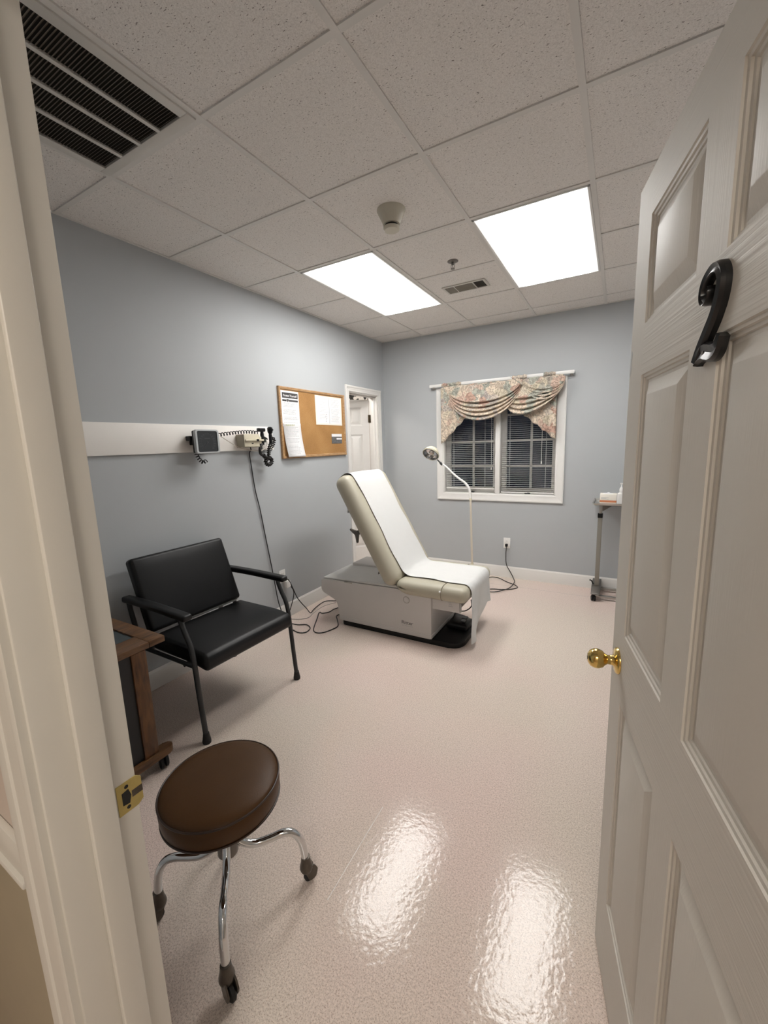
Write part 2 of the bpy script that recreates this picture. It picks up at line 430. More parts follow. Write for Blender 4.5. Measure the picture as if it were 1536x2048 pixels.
def text_bm(s, size, mtx, depth=0.0006, spacing=1.0, shear=0.0):
    cu = bpy.data.curves.new('lettering', 'FONT'); cu.body = s; cu.size = size; cu.extrude = depth
    cu.align_x = 'LEFT'; cu.space_character = spacing; cu.shear = shear; cu.resolution_u = 3
    o = bpy.data.objects.new('lettering', cu); COL.objects.link(o)
    bpy.context.view_layer.update()
    dg = bpy.context.evaluated_depsgraph_get(); me = bpy.data.meshes.new_from_object(o.evaluated_get(dg))
    bm = BM(); bm.from_mesh(me); bmesh.ops.transform(bm, matrix=mtx, verts=bm.verts[:])
    bpy.data.objects.remove(o); bpy.data.meshes.remove(me); bpy.data.curves.remove(cu)
    return bm
def text_width(bm, ax): 
    xs = [v.co[ax] for v in bm.verts]; return min(xs), max(xs)
# text on the left wall (faces +X): right = +Y, up = +Z
def LW(y, z, x): return Matrix(((0, 0, 1, x), (1, 0, 0, y), (0, 1, 0, z), (0, 0, 0, 1)))
# text facing -Y: right = +X, up = +Z
def FW(x, z, y): return Matrix(((1, 0, 0, x), (0, 0, -1, y), (0, 1, 0, z), (0, 0, 0, 1)))

# ================================================================== SETTING
YHB = -1.45   # hallway far wall
bm = BM(); box(bm, -1.5, XR + 0.1, YHB - 0.1, YB + 0.1, -0.06, 0.0)
floor = struct('floor', bm, M['floor'])
bm = BM(); box(bm, 1.7395, 1.7415, 1.2747, 1.2757, 0, 0.0006)
tube(bm, [(1.7414, 1.275, 0.0), (1.747, 1.08, 0.0), (1.7544, 0.879, 0.0)], 0.0011, 6, 6)
struct('seam_line', bm, M['vinyl_white'], floor)
bm = BM(); tube(bm, [(0.9, 4.19, -0.0012), (2.0, 4.205, -0.0012), (3.3, 4.21, -0.0012)], 0.0022, 6)
struct('seam_line', bm, M['grey_line'], floor)

bm = BM(); box(bm, -0.12, XR + 0.1, YF - 0.13, YB + 0.1, HC, HC + 0.05)
ceiling = struct('ceiling', bm, M['tile'])
bm = BM(); box(bm, -1.5, XR + 0.1, YHB - 0.1, YF - 0.13, HC - 0.25, HC - 0.2); box(bm, -1.5, -0.12, YF - 0.13, YB + 0.1, HC - 0.25, HC - 0.2)
struct('ceiling', bm, M['tile'])
bm = BM()
for i in range(-1, 6):
    x = GX + i * G
    if 0 < x < XR: box(bm, x - 0.012, x + 0.012, YF, YB, HC - 0.006, HC + 0.001)
for j in range(-4, 4):
    y = GY + j * G
    if YF < y < YB: box(bm, 0, XR, y - 0.012, y + 0.012, HC - 0.0055, HC + 0.001)
box(bm, 0, 0.018, YF, YB, HC - 0.005, HC); box(bm, 0, XR, YB - 0.018, YB, HC - 0.005, HC); box(bm, 0, XR, YF, YF + 0.018, HC - 0.005, HC)
struct('trim_1', bm, M['grid'])

# left wall with the opening of the inner door
D2A, D2B, D2T = 3.722, 4.318, 2.082
bm = BM()
box(bm, -0.115, 0, YH, D2A, 0, HC); box(bm, -0.115, 0, D2B, YB + 0.1, 0, HC); box(bm, -0.115, 0, D2A, D2B, D2T, HC)
struct('wall_left', bm, M['wall'])
# back wall with window opening
WX0, WX1, WZ0, WZ1 = 0.765, 1.985, 0.925, 2.040
bm = BM()
box(bm, 0, WX0, YB, YB + 0.13, 0, HC); box(bm, WX1, XR, YB, YB + 0.13, 0, HC)
box(bm, WX0, WX1, YB, YB + 0.13, 0, WZ0); box(bm, WX0, WX1, YB, YB + 0.13, WZ1, HC)
struct('wall_back', bm, M['wall'])
bm = BM(); box(bm, XR, XR + 0.1, YHB, YB + 0.1, 0, HC)
struct('wall_right', bm, M['wall'])
# front wall: room side paint, hallway two tone
JX0, JX1, JZ = 1.852, 2.770, 2.082
bm = BM()
for x0, x1, z0, z1 in ((-0.115, JX0 - 0.018, 0, HC), (JX1 + 0.018, XR, 0, HC), (JX0 - 0.018, JX1 + 0.018, JZ + 0.018, HC)):
    box(bm, x0, x1, YH + 0.02, YF, z0, z1)
struct('wall_front', bm, M['wall'])
bm = BM(); bmU = BM()
for x0, x1 in ((-1.5, JX0 - 0.018), (JX1 + 0.018, XR)):
    box(bm, x0, x1, YH, YH + 0.02, 0, 0.85); box(bmU, x0, x1, YH, YH + 0.02, 0.85, HC - 0.2)
box(bmU, JX0 - 0.018, JX1 + 0.018, YH, YH + 0.02, JZ + 0.018, HC - 0.2)
struct('wall_hall', bmU, M['hall_upper'])
struct('wall_hall_lower', bm, M['hall_lower'])['kind'] = 'structure'
bm = BM(); box(bm, -1.5, XR, YHB - 0.1, YHB, 0, HC - 0.2); box(bm, -1.6, -1.5, YHB, YB, 0, HC - 0.2)
struct('wall_hall_far', bm, M['hall_upper'])
# hallway chair rail
bm = BM()
box(bm, -1.5, JX0 - 0.092, YH - 0.011, YH, 0.850, 0.912, 0.003); box(bm, -1.5, JX0 - 0.092, YH - 0.017, YH, 0.839, 0.851, 0.003)
struct('trim_2', bm, M['jamb'])

# door frame of the open door: jambs, stops, casings
bm = BM()
box(bm, JX0 - 0.018, JX0, YH, YF, 0, JZ, 0.0025); box(bm, JX1, JX1 + 0.018, YH, YF, 0, JZ, 0.0025)
box(bm, JX0 - 0.018, JX1 + 0.018, YH, YF, JZ, JZ + 0.018, 0.0025)
box(bm, JX0, JX0 + 0.012, 0.2363, 0.2745, 0, JZ, 0.003, 3); box(bm, JX1 - 0.012, JX1, 0.2363, 0.2745, 0, JZ, 0.003, 3)
box(bm, JX0, JX1, 0.2363, 0.2745, JZ - 0.012, JZ, 0.004, 3)
def casing_profile(w):   # (across, out)
    return [(0, 0), (0, 0.010), (0.006, 0.0125), (0.012, 0.0125), (0.016, 0.0095), (w * 0.45, 0.0125), (w * 0.62, 0.0125), (w * 0.66, 0.0155), (w * 0.8, 0.018), (w - 0.008, 0.018), (w, 0.014), (w, 0)]
cp = casing_profile(0.074)
prism(bm, cp, lambda u, v, d: (JX0 - 0.006 - u, YH - v, d), 0, JZ + 0.084)
prism(bm, cp, lambda u, v, d: (JX1 + 0.006 + u, YH - v, d), 0, JZ + 0.084)
prism(bm, cp, lambda u, v, d: (d, YH - v, JZ + 0.006 + u), JX0 - 0.079, JX1 + 0.079)
prism(bm, cp, lambda u, v, d: (JX0 - 0.014 - u, YF + v * 0.35, d), 0, JZ + 0.084)
prism(bm, cp, lambda u, v, d: (JX1 + 0.006 + u, YF + v, d), 0, JZ + 0.084)
frame = struct('trim_3', bm, M['jamb'], sharp=25)
# strike plate on the jamb
bm = BM()
zc = 0.947
def plate_xy(s):     # s runs along the jamb into the room, lip curls away
    return s
pl = [(0.2796, -0.027), (0.3108, -0.027), (0.3188, -0.0205), (0.3188, 0.0205), (0.3108, 0.027), (0.2796, 0.027)]
prism(bm, pl, lambda u, v, d: (JX0 + d, u, zc + v), 0.0, 0.0018)
plate = obj('strike_plate', bm, M['brass_worn'], frame); plate['label'] = 'worn brass strike plate'
bm = BM()
prism(bm, [(0.2866, -0.011), (0.2973, -0.013), (0.3006, 0.0), (0.2973, 0.013), (0.2866, 0.011)], lambda u, v, d: (JX0 + d, u, zc + v), 0.0019, 0.0023)
for dz in (-0.0187, 0.0187): lathe(bm, [(0.0034, 0), (0.0028, 0.0008), (0, 0.0009)], 12, axis((JX0 + 0.0017, 0.295, zc + dz), (1, 0, 0)))
obj('latch_hole', bm, M['dark'], plate)
bm = BM(); box(bm, JX0 + 0.0019, JX0 + 0.0022, 0.302, 0.3192, zc - 0.0065, zc + 0.0055)
obj('bare_wood_groove', bm, M['old_metal'], plate)

# baseboards
def bb_prof(): return [(0, 0), (0.014, 0), (0.014, 0.098), (0.011, 0.106), (0.011, 0.112), (0.006, 0.122), (0.004, 0.127), (0, 0.127)]
bm = BM()
prism(bm, bb_prof(), lambda u, v, d: (u, d, v), YF, D2A - 0.063)
prism(bm, bb_prof(), lambda u, v, d: (u, d, v), D2B + 0.063, YB)
struct('baseboard_left', bm, M['trim'], sharp=25)
bm = BM(); prism(bm, bb_prof(), lambda u, v, d: (d, YB - u, v), 0.0, XR)
struct('baseboard_back', bm, M['trim'], sharp=25)
bm = BM(); prism(bm, bb_prof(), lambda u, v, d: (d, YF + u, v), 0.0, JX0 - 0.085)
struct('baseboard_front', bm, M['trim'], sharp=25)

# ---------------- six panel doors
def door_leaf(bm, W, H, T, sx, sz, gv=0, gh=1):
    """front face y=0 (looking from -y), panels sunk; sx = [(x0,x1),(x0,x1)], sz = [(z0,z1)...] bottom to top"""
    def quad(x0, x1, z0, z1, mi, y=0.0):
        f = bm.faces.new([bm.verts.new(p) for p in ((x0, y, z0), (x1, y, z0), (x1, y, z1), (x0, y, z1))]); f.material_index = mi
    for face in (0, 1):
        yy = (lambda d: d) if face == 0 else (lambda d: T - d)
        quad(0, sx[0][0], 0, H, gv, yy(0)); quad(sx[-1][1], W, 0, H, gv, yy(0))
        zb = [0] + [v for p in sz for v in p] + [H]
        for i in range(0, len(zb), 2): quad(sx[0][0], sx[-1][1], zb[i], zb[i + 1], gh, yy(0))
        for z0, z1 in sz:
            quad(sx[0][1], sx[1][0], z0, z1, gv, yy(0))
            for x0, x1 in sx:
                rings = []
                for off, dep in ((0, 0), (0.0015, 0.003), (0.006, 0.0040), (0.0075, 0.0072), (0.012, 0.0082), (0.0135, 0.0108), (0.019, 0.0108), (0.045, 0.0012), (0.047, 0.0005)):
                    rings.append([bm.verts.new((x, yy(dep), z)) for x, z in ((x0 + off, z0 + off), (x1 - off, z0 + off), (x1 - off, z1 - off), (x0 + off, z1 - off))])
                for a, b in zip(rings, rings[1:]):
                    for k in range(4):
                        f = bm.faces.new((a[k], a[(k + 1) % 4], b[(k + 1) % 4], b[k])); f.material_index = gv
                bm.faces.new(rings[-1]).material_index = gv
    for q in (((0, 0, 0), (0, T, 0), (0, T, H), (0, 0, H)), ((W, 0, 0), (W, T, 0), (W, T, H), (W, 0, H)), ((0, 0, 0), (W, 0, 0), (W, T, 0), (0, T, 0)), ((0, 0, H), (W, 0, H), (W, T, H), (0, T, H))):
        bm.faces.new([bm.verts.new(p) for p in q]).material_index = gv
    bmesh.ops.remove_doubles(bm, verts=bm.verts[:], dist=1e-5)
    return bm
AD = math.radians(11.7)
bm = BM(); door_leaf(bm, 0.86, 2.032, 0.035, [(0.102, 0.369), (0.468, 0.735 + 0.01)], [(0.243, 0.842), (1.021, 1.626), (1.731, 1.943)])
door1 = obj('door_1', bm, [M['door_v'], M['door_h']], None, sharp=20); door1['kind'] = 'structure'
door1.location = (2.5421, 1.1823, 0.012); door1.rotation_euler = (0, 0, AD - PI / 2)
ZD = 0.012
def kaxis(x, z): return axis((x, 0, z), (0, -1, 0))
bm = BM()
lathe(bm, [(0.033, 0.0), (0.033, 0.004), (0.029, 0.0075), (0.016, 0.009), (0.0125, 0.013), (0.0115, 0.024), (0.015, 0.030), (0.0215, 0.036), (0.0248, 0.046), (0.0245, 0.054), (0.020, 0.064), (0.011, 0.0695), (0.0, 0.0705)], 40, kaxis(0.062, 0.935))
o = obj('door_knob', bm, M['brass'], door1, local=True, sharp=60); o['label'] = 'polished brass door knob'
bm = BM(); lathe(bm, [(0.0045, 0.0), (0.0045, 0.0008), (0, 0.001)], 12, axis((0.062, -0.0700, 0.935), (0, -1, 0))); obj('key_slot', bm, M['old_metal'], o, local=True)
# numeral 2 : flat cast bar following the strokes
def ribbon(bm, pts, wid, th, k=8):
    P = spline([(s, 0, z - ZD) for s, z in pts], k); n = len(P); L = []
    for i in range(n):
        t = (P[min(i + 1, n - 1)] - P[max(i - 1, 0)]).normalized(); nn = Vector((-t.z, 0, t.x)); w = wid(i / (n - 1)) / 2
        ring = []
        for a, y in ((-1, 0), (-1, -th * 0.6), (-0.72, -th), (0, -th * 0.78), (0.72, -th), (1, -th * 0.6), (1, 0)):
            ring.append(bm.verts.new(P[i] + nn * (a * w) + Vector((0, y, 0))))
        L.append(ring)
    for a, b in zip(L, L[1:]):
        for k2 in range(len(a) - 1): bm.faces.new((a[k2], a[k2 + 1], b[k2 + 1], b[k2]))
        bm.faces.new((a[-1], a[0], b[0], b[-1]))
    bm.faces.new(L[0]); bm.faces.new(L[-1])
bm = BM()
ribbon(bm, [(0.4475, 1.7035), (0.4505, 1.698), (0.4475, 1.691), (0.440, 1.6875), (0.432, 1.689), (0.4265, 1.697), (0.4275, 1.7075), (0.434, 1.7160), (0.4455, 1.7215), (0.459, 1.7240), (0.472, 1.7205), (0.481, 1.711), (0.4845, 1.699), (0.481, 1.682), (0.470, 1.662), (0.451, 1.643), (0.433, 1.625), (0.420, 1.608)],
       lambda t: 0.007 + 0.011 * min(1, t * 1.3) if t < 0.8 else 0.0165, 0.012)
ribbon(bm, [(0.420, 1.6095), (0.432, 1.6165), (0.447, 1.620), (0.462, 1.617), (0.476, 1.6145), (0.488, 1.6185), (0.497, 1.632)], lambda t: 0.013 + 0.013 * math.sin(PI * min(1, t * 1.02)) * (1 if t < 0.9 else 0.6), 0.0118)
o = obj('door_number', bm, M['knob_black'], door1, local=True, sharp=25); o['label'] = 'black cast numeral 2'
bm = BM(); lathe(bm, [(0.003, 0), (0.003, 0.0008), (0, 0.001)], 10, axis((0.449, -0.0098, 1.618 - ZD), (0, -1, 0))); obj('screw', bm, M['old_metal'], o, local=True)
bm = BM()
prism(bm, [(0.0008, 1.634), (0.009, 1.640), (0.015, 1.655), (0.012, 1.668), (0.016, 1.684), (0.008, 1.693), (0.004, 1.676), (0.0008, 1.662)], lambda u, v, d: (u, d, v), -0.0006, 0.0)
obj('tape_scrap', bm, M['grey_rim'], door1, local=True)

# inner door in the left wall
bm = BM()
cp2 = casing_profile(0.062)
prism(bm, cp2, lambda u, v, d: (v, D2A - 0.004 - u, d), 0, D2T + 0.060)
prism(bm, cp2, lambda u, v, d: (v, D2B + 0.004 + u, d), 0, D2T + 0.060)
prism(bm, cp2, lambda u, v, d: (v, d, D2T - 0.004 + u), D2A - 0.0652, D2B + 0.0652)
box(bm, -0.115, 0.001, D2A - 0.006, D2A + 0.012, 0, D2T, 0.002); box(bm, -0.115, 0.001, D2B - 0.012, D2B + 0.006, 0, D2T, 0.002); box(bm, -0.115, 0.001, D2A, D2B, D2T - 0.014, D2T + 0.004, 0.002)
box(bm, -0.070, -0.035, D2A + 0.012, D2A + 0.024, 0, D2T - 0.014, 0.004); box(bm, -0.070, -0.035, D2B - 0.024, D2B - 0.012, 0, D2T - 0.014, 0.004); box(bm, -0.070, -0.035, D2A + 0.012, D2B - 0.012, D2T - 0.026, D2T - 0.014, 0.004)
frame2 = struct('trim_4', bm, M['trim'], sharp=25)
bm = BM(); door_leaf(bm, 0.585, 2.032, 0.035, [(0.085, 0.255), (0.330, 0.500)], [(0.243, 0.842), (1.021, 1.626), (1.731, 1.943)])
door2 = obj('door_2', bm, [M['trim'], M['trim']], None, sharp=20); door2['kind'] = 'structure'
door2.location = (-0.140, 4.322, 0.010)
a2 = math.radians(40); dx, dy = -math.sin(a2), -math.cos(a2)
door2.rotation_euler = (0, 0, math.atan2(dy, dx))
# front of the leaf (y=0) must look at the exam room: local -y is (dy,-dx); flip handled by two-sided panels
for hz in (1.82, 0.25):
    bm = BM(); tube(bm, [(-0.112, 4.297, hz - 0.045), (-0.112, 4.297, hz + 0.045)], 0.009, 10)
    box(bm, -0.118, -0.090, 4.301, 4.3065, hz - 0.045, hz + 0.045); obj('hinge', bm, M['bronze'], frame2)
# room beyond the inner door: one wall with a patterned border
bm = BM(); box(bm, -1.49, -1.45, 2.4, YB + 0.1, 0, HC - 0.2); box(bm, -1.5, -0.115, YB + 0.0, YB + 0.1, 0, HC - 0.2)
struct('wall_closet', bm, M['hall_upper'])
m = mat('wallpaper_border', (0.4, 0.4, 0.4), 0.8); N, L, b = nodes(m)
tc = N.new('ShaderNodeTexCoord'); n = N.new('ShaderNodeTexNoise'); n.inputs['Scale'].default_value = 26; n.inputs['Detail'].default_value = 2; L.new(tc.outputs['Object'], n.inputs['Vector'])
r = ramp(N, [(0.47, (0.02, 0.02, 0.018)), (0.52, (0.75, 0.72, 0.68))]); L.new(n.outputs['Fac'], r.inputs['Fac']); L.new(r.outputs['Color'], b.inputs['Base Color'])
bm = BM(); box(bm, -1.45, -1.446, 2.4, YB, 2.02, 2.35); box(bm, -1.45, -0.115, YB - 0.004, YB, 2.02, 2.35)
struct('trim_5', bm, m)

# ================================================================== WINDOW
bm = BM(); c0, c1, d0, d1 = 0.693, 2.056, 0.856, 2.108
cpw = [(0, 0), (0, 0.018), (0.012, 0.020), (0.022, 0.016), (0.040, 0.014), (0.056, 0.012), (0.066, 0.013), (0.074, 0.010), (0.074, 0)]
prism(bm, cpw, lambda u, v, d: (c0 + u, YB - v, d), d0, d1); prism(bm, cpw, lambda u, v, d: (c1 - u, YB - v, d), d0, d1)
prism(bm, cpw, lambda u, v, d: (d, YB - v, d0 + u), c0 + 0.0008, c1 - 0.0008); prism(bm, cpw, lambda u, v, d: (d, YB - v, d1 - u), c0 + 0.0008, c1 - 0.0008)
win = struct('window_1', bm, M['vinyl_white'], sharp=25)
bm = BM()
box(bm, WX0, WX0 + 0.014, YB - 0.004, YB + 0.12, WZ0, WZ1); box(bm, WX1 - 0.014, WX1, YB - 0.004, YB + 0.12, WZ0, WZ1)
box(bm, WX0, WX1, YB - 0.004, YB + 0.12, WZ0, WZ0 + 0.014); box(bm, WX0, WX1, YB - 0.004, YB + 0.12, WZ1 - 0.014, WZ1)
box(bm, 1.364, 1.414, YB - 0.010, YB + 0.12, WZ0, WZ1, 0.003)
obj('window_frame', bm, M['vinyl_white'], win)
for (a, b_, mx) in ((WX0 + 0.014, 1.364, 1.100), (1.414, WX1 - 0.014, 1.722)):
    bm = BM(); y0, y1 = YB + 0.062, YB + 0.098; t = 0.055
    box(bm, a, a + t, y0, y1, WZ0 + 0.014, WZ1 - 0.014, 0.003); box(bm, b_ - t + 0.015, b_, y0, y1, WZ0 + 0.014, WZ1 - 0.014, 0.003)
    box(bm, a + t, b_ - t + 0.015, y0, y1, WZ0 + 0.014, WZ0 + 0.014 + 0.060, 0.003); box(bm, a + t, b_ - t + 0.015, y0, y1, WZ1 - 0.014 - t, WZ1 - 0.014, 0.003)
    s = obj('sash', bm, M['vinyl_white'], win)
    bm = BM(); box(bm, a + t - 0.005, b_ - t + 0.02, YB + 0.084, YB + 0.088, WZ0 + 0.07, WZ1 - 0.065); obj('pane', bm, M['glass'], s)
    bm = BM(); box(bm, mx - 0.011, mx + 0.011, YB + 0.072, YB + 0.083, WZ0 + 0.07, WZ1 - 0.065)
    for z in (1.235, 1.505, 1.775): box(bm, a + t - 0.002, b_ - t + 0.017, YB + 0.073, YB + 0.0825, z - 0.011, z + 0.011)
    obj('muntin', bm, M['vinyl_white'], s)
    bm = BM(); cx = 1.095 if a < 1 else 1.700
    box(bm, cx - 0.028, cx + 0.028, YB + 0.015, YB + 0.05, WZ0 + 0.0138, WZ0 + 0.026, 0.004); tube(bm, [(cx, YB + 0.022, WZ0 + 0.028), (cx + 0.032, YB + 0.016, WZ0 + 0.024)], 0.004, 8)
    obj('crank', bm, M['black_metal'], win)
for k, (a, b_, zb, lab) in enumerate(((0.790, 1.356, 0.985, 'white mini blind over the left window sash'), (1.424, 1.962, 0.952, 'white mini blind over the right window sash'))):
    t = thing('mini_blind', lab, 'blind', ((a + b_) / 2, YB + 0.03, zb), group='mini blinds')
    bm = BM(); box(bm, a - 0.004, b_ + 0.004, YB + 0.014, YB + 0.046, WZ1 - 0.042, WZ1 - 0.0145, 0.002); obj('headrail', bm, M['blind'], t)
    bm = BM(); z = zb + 0.022; tl = math.radians(4)
    while z < WZ1 - 0.05:
        prev = None
        for i in range(5):
            u = -0.0125 + 0.025 * i / 4; h = 0.0016 * (1 - (u / 0.0125) ** 2)
            y = YB + 0.030 + u * math.cos(tl); zz = z + u * math.sin(tl) + h
            cur = (bm.verts.new((a, y, zz)), bm.verts.new((b_, y, zz)))
            if prev: bm.faces.new((prev[0], prev[1], cur[1], cur[0]))
            prev = cur
        z += 0.0208
    obj('slats', bm, M['blind'], t)
    bm = BM(); box(bm, a, b_, YB + 0.018, YB + 0.042, zb - 0.007, zb + 0.007, 0.003); obj('bottom_rail', bm, M['vinyl_white'], t)
    bm = BM()
    for f in ((0.16, 0.80) if k == 0 else (0.16, 0.84)):
        x = a + (b_ - a) * f
        for yy in (YB + 0.0165, YB + 0.0435): tube(bm, [(x, yy, zb), (x, yy, WZ1 - 0.03)], 0.0011, 5)
    obj('ladder_cord', bm, M['blind'], t)
    bm = BM(); x = 1.318 if k == 0 else 1.835; zz = 1.225 if k == 0 else 1.285
    tube(bm, [(x, YB + 0.012, WZ1 - 0.04), (x, YB + 0.012, zz)], 0.0022, 6); lathe(bm, [(0.002, 0.03), (0.006, 0.02), (0.007, 0.002), (0.0, 0.0)], 10, Matrix.Translation((x, YB + 0.012, zz - 0.028)))
    obj('pull_cord', bm, M['vinyl_white'], t)

# curtain rod and valance
YR = 4.418
t = thing('curtain_rod', 'flat white curtain rod above the window', 'curtain rod', (1.375, YR, 2.134))
bm = BM(); box(bm, 0.634, 2.117, YR - 0.004, YR + 0.004, 2.119, 2.149, 0.003)
for x in (0.634, 2.117): box(bm, x - 0.004, x + 0.004, YR - 0.002, YB, 2.121, 2.147, 0.002)
obj('rod', bm, M['vinyl_white'], t)
for x in (0.66, 2.09):
    bm = BM(); box(bm, x - 0.012, x + 0.012, YB - 0.004, YB, 2.110, 2.158, 0.001); obj('bracket', bm, M['steel'], t)
v = thing('valance', 'floral swag valance draped over the window rod', 'curtain', (1.40, YR - 0.03, 1.49))
def pocket(x0, x1, seed):
    rnd = random.Random(seed); ph = [rnd.random() * 6 for _ in range(3)]
    def f(u, w):
        x = x0 + (x1 - x0) * u; a = 2 * PI * w
        rr = 0.0185 + 0.0035 * math.sin(u * 38 * (x1 - x0) * 3 + ph[0])
        return (x, YR + 0.012 * math.sin(a) * 1.3 - 0.001, 2.134 + rr * math.cos(a))
    return f
for i, (x0, x1) in enumerate(((0.780, 1.005), (1.545, 1.690), (1.845, 1.955))):
    bm = BM(); sheet(bm, pocket(x0, x1, i), 50, 14); obj('rod_pocket', bm, M['floral'], v, sharp=180)
def flat_head(u, w):
    x = 0.80 + 1.23 * u
    return (x, YR - 0.009 - 0.004 * math.sin(x * 60) * w, 2.116 - 0.065 * w - 0.004 * math.sin(x * 31))
bm = BM(); sheet(bm, flat_head, 80, 6, 0.002); obj('heading', bm, M['floral'], v, sharp=180)
# left tail with stepped cascade edge
def tail_l(u, w):
    x = 0.775 + 0.355 * u
    zb = 1.487 + 0.345 * u ** 1.0 + 0.018 * abs(((u * 4.0) % 1) - 0.5) * 2 - 0.009
    z = 2.105 + (zb - 2.105) * w
    pl = math.sin(u * 4.0 * 2 * PI)
    return (x, YR - 0.020 - 0.012 * pl * (0.25 + 0.75 * w), z)
bm = BM(); sheet(bm, tail_l, 72, 30, 0.002); obj('tail', bm, M['floral'], v, sharp=180)
def tail_r(u, w):
    x = 1.975 - 0.345 * u
    zb = 1.500 + 0.290 * u + 0.018 * abs(((u * 4.0) % 1) - 0.5) * 2 - 0.009
    z = 2.085 + (zb - 2.085) * w
    return (x, YR - 0.016 - 0.011 * math.sin(u * 4.0 * 2 * PI) * (0.25 + 0.75 * w), z)
bm = BM(); sheet(bm, tail_r, 72, 30, 0.002); obj('tail', bm, M['floral'], v, sharp=180)
def swag(xa, za, xb, zb_, sag, ga, gb, yo, folds, flat):
    def f(u, w):
        s = 4 * u * (1 - u); sh = s ** 0.56
        x = xa + (xb - xa) * u
        z = za + (zb_ - za) * u - w * (ga * (1 - u) + gb * u) - sag * (w ** 0.85) * sh
        fw = max(0.0, (w - flat) / (1 - flat))
        rip = math.sin(fw * folds * 2 * PI) if w > flat else 0
        return (x, yo - 0.050 * s * (0.45 + 0.55 * w) - 0.022 * rip * (0.40 + 0.60 * s), z - 0.006 * rip)
    return f
bm = BM(); sheet(bm, swag(1.655, 2.103, 2.040, 2.100, 0.195, 0.0, 0.03, YR - 0.024, 3.5, 0.40), 56, 70, 0.002)
obj('swag', bm, M['floral'], v, sharp=180)
def swag2_fix(u, w):
    p = swag(1.50, 2.090, 2.045, 2.100, 0.185, 0.215, 0.030, YR - 0.028, 3.5, 0.42)(u, w); return p
bm = BM(); sheet(bm, swag2_fix, 60, 70, 0.002); obj('swag', bm, M['floral'], v, sharp=180)
bm = BM(); sheet(bm, swag(0.890, 2.085, 1.640, 2.105, 0.305, 0.075, 0.045, YR - 0.044, 4.5, 0.38), 70, 84, 0.002); obj('swag', bm, M['floral'], v, sharp=180)

# ================================================================== CEILING THINGS
for k, (i, lab) in enumerate(((0, 'lit rectangular ceiling light panel nearer the left wall'), (2, 'lit rectangular ceiling light panel nearer the open door'))):
    x0 = GX + i * G; cx, cy = x0 + G / 2, GY + G
    t = thing('ceiling_light', lab, 'ceiling light', (cx, cy, HC - 0.01), group='fluorescent ceiling panels')
    bm = BM(); w, l = G / 2 - 0.013, G - 0.013
    for (a0, a1, b0, b1) in ((-w, w, -l, -l + 0.012), (-w, w, l - 0.012, l), (-w, -w + 0.012, -l, l), (w - 0.012, w, -l, l)):
        box(bm, cx + a0, cx + a1, cy + b0, cy + b1, HC - 0.009, HC + 0.0, 0.001)
    obj('frame', bm, M['white_plastic'], t)
    bm = BM(); box(bm, cx - w + 0.011, cx + w - 0.011, cy - l + 0.011, cy + l - 0.011, HC - 0.006, HC - 0.001)
    obj('diffuser', bm, diffuser_mat(cx, 12.8), t)

# large return grille
gx0, gx1, gy0, gy1 = GX + 0.012, GX + G - 0.012, GY - 3 * G + 0.012, GY - 2 * G - 0.012
t = thing('return_air_grille', 'large square return air grille with dark louvers', 'vent', ((gx0 + gx1) / 2, (gy0 + gy1) / 2, HC - 0.012))
bm = BM(); fw = 0.038
box(bm, gx0, gx1, gy0, gy0 + fw, HC - 0.012, HC, 0.002); box(bm, gx0, gx1, gy1 - fw, gy1, HC - 0.012, HC, 0.002)
box(bm, gx0, gx0 + fw, gy0 + fw, gy1 - fw, HC - 0.012, HC, 0.002); box(bm, gx1 - fw, gx1, gy0 + fw, gy1 - fw, HC - 0.012, HC, 0.002)
obj('frame', bm, M['vent_frame'], t)
for i in range(3):
    x = gx0 + fw + (gx1 - gx0 - 2 * fw) * (i + 1) / 4; bm = BM(); box(bm, x - 0.008, x + 0.008, gy0 + fw, gy1 - fw, HC - 0.0125, HC - 0.003, 0.001)
    obj('bar', bm, M['vent_frame'], t)
bm = BM(); y = gy0 + fw + 0.004
while y < gy1 - fw:
    vs = [bm.verts.new(p) for p in ((gx0 + fw, y, HC - 0.010), (gx1 - fw, y, HC - 0.010), (gx1 - fw, y + 0.009, HC - 0.002), (gx0 + fw, y + 0.009, HC - 0.002))]; bm.faces.new(vs); y += 0.0105
obj('louvers', bm, M['vent_dark'], t)
bm = BM(); box(bm, gx0 + fw - 0.002, gx1 - fw + 0.002, gy0 + fw - 0.002, gy1 - fw + 0.002, HC - 0.0019, HC - 0.0006); obj('backing', bm, mat('duct_shadow', (0.05, 0.042, 0.033), 0.8), t)

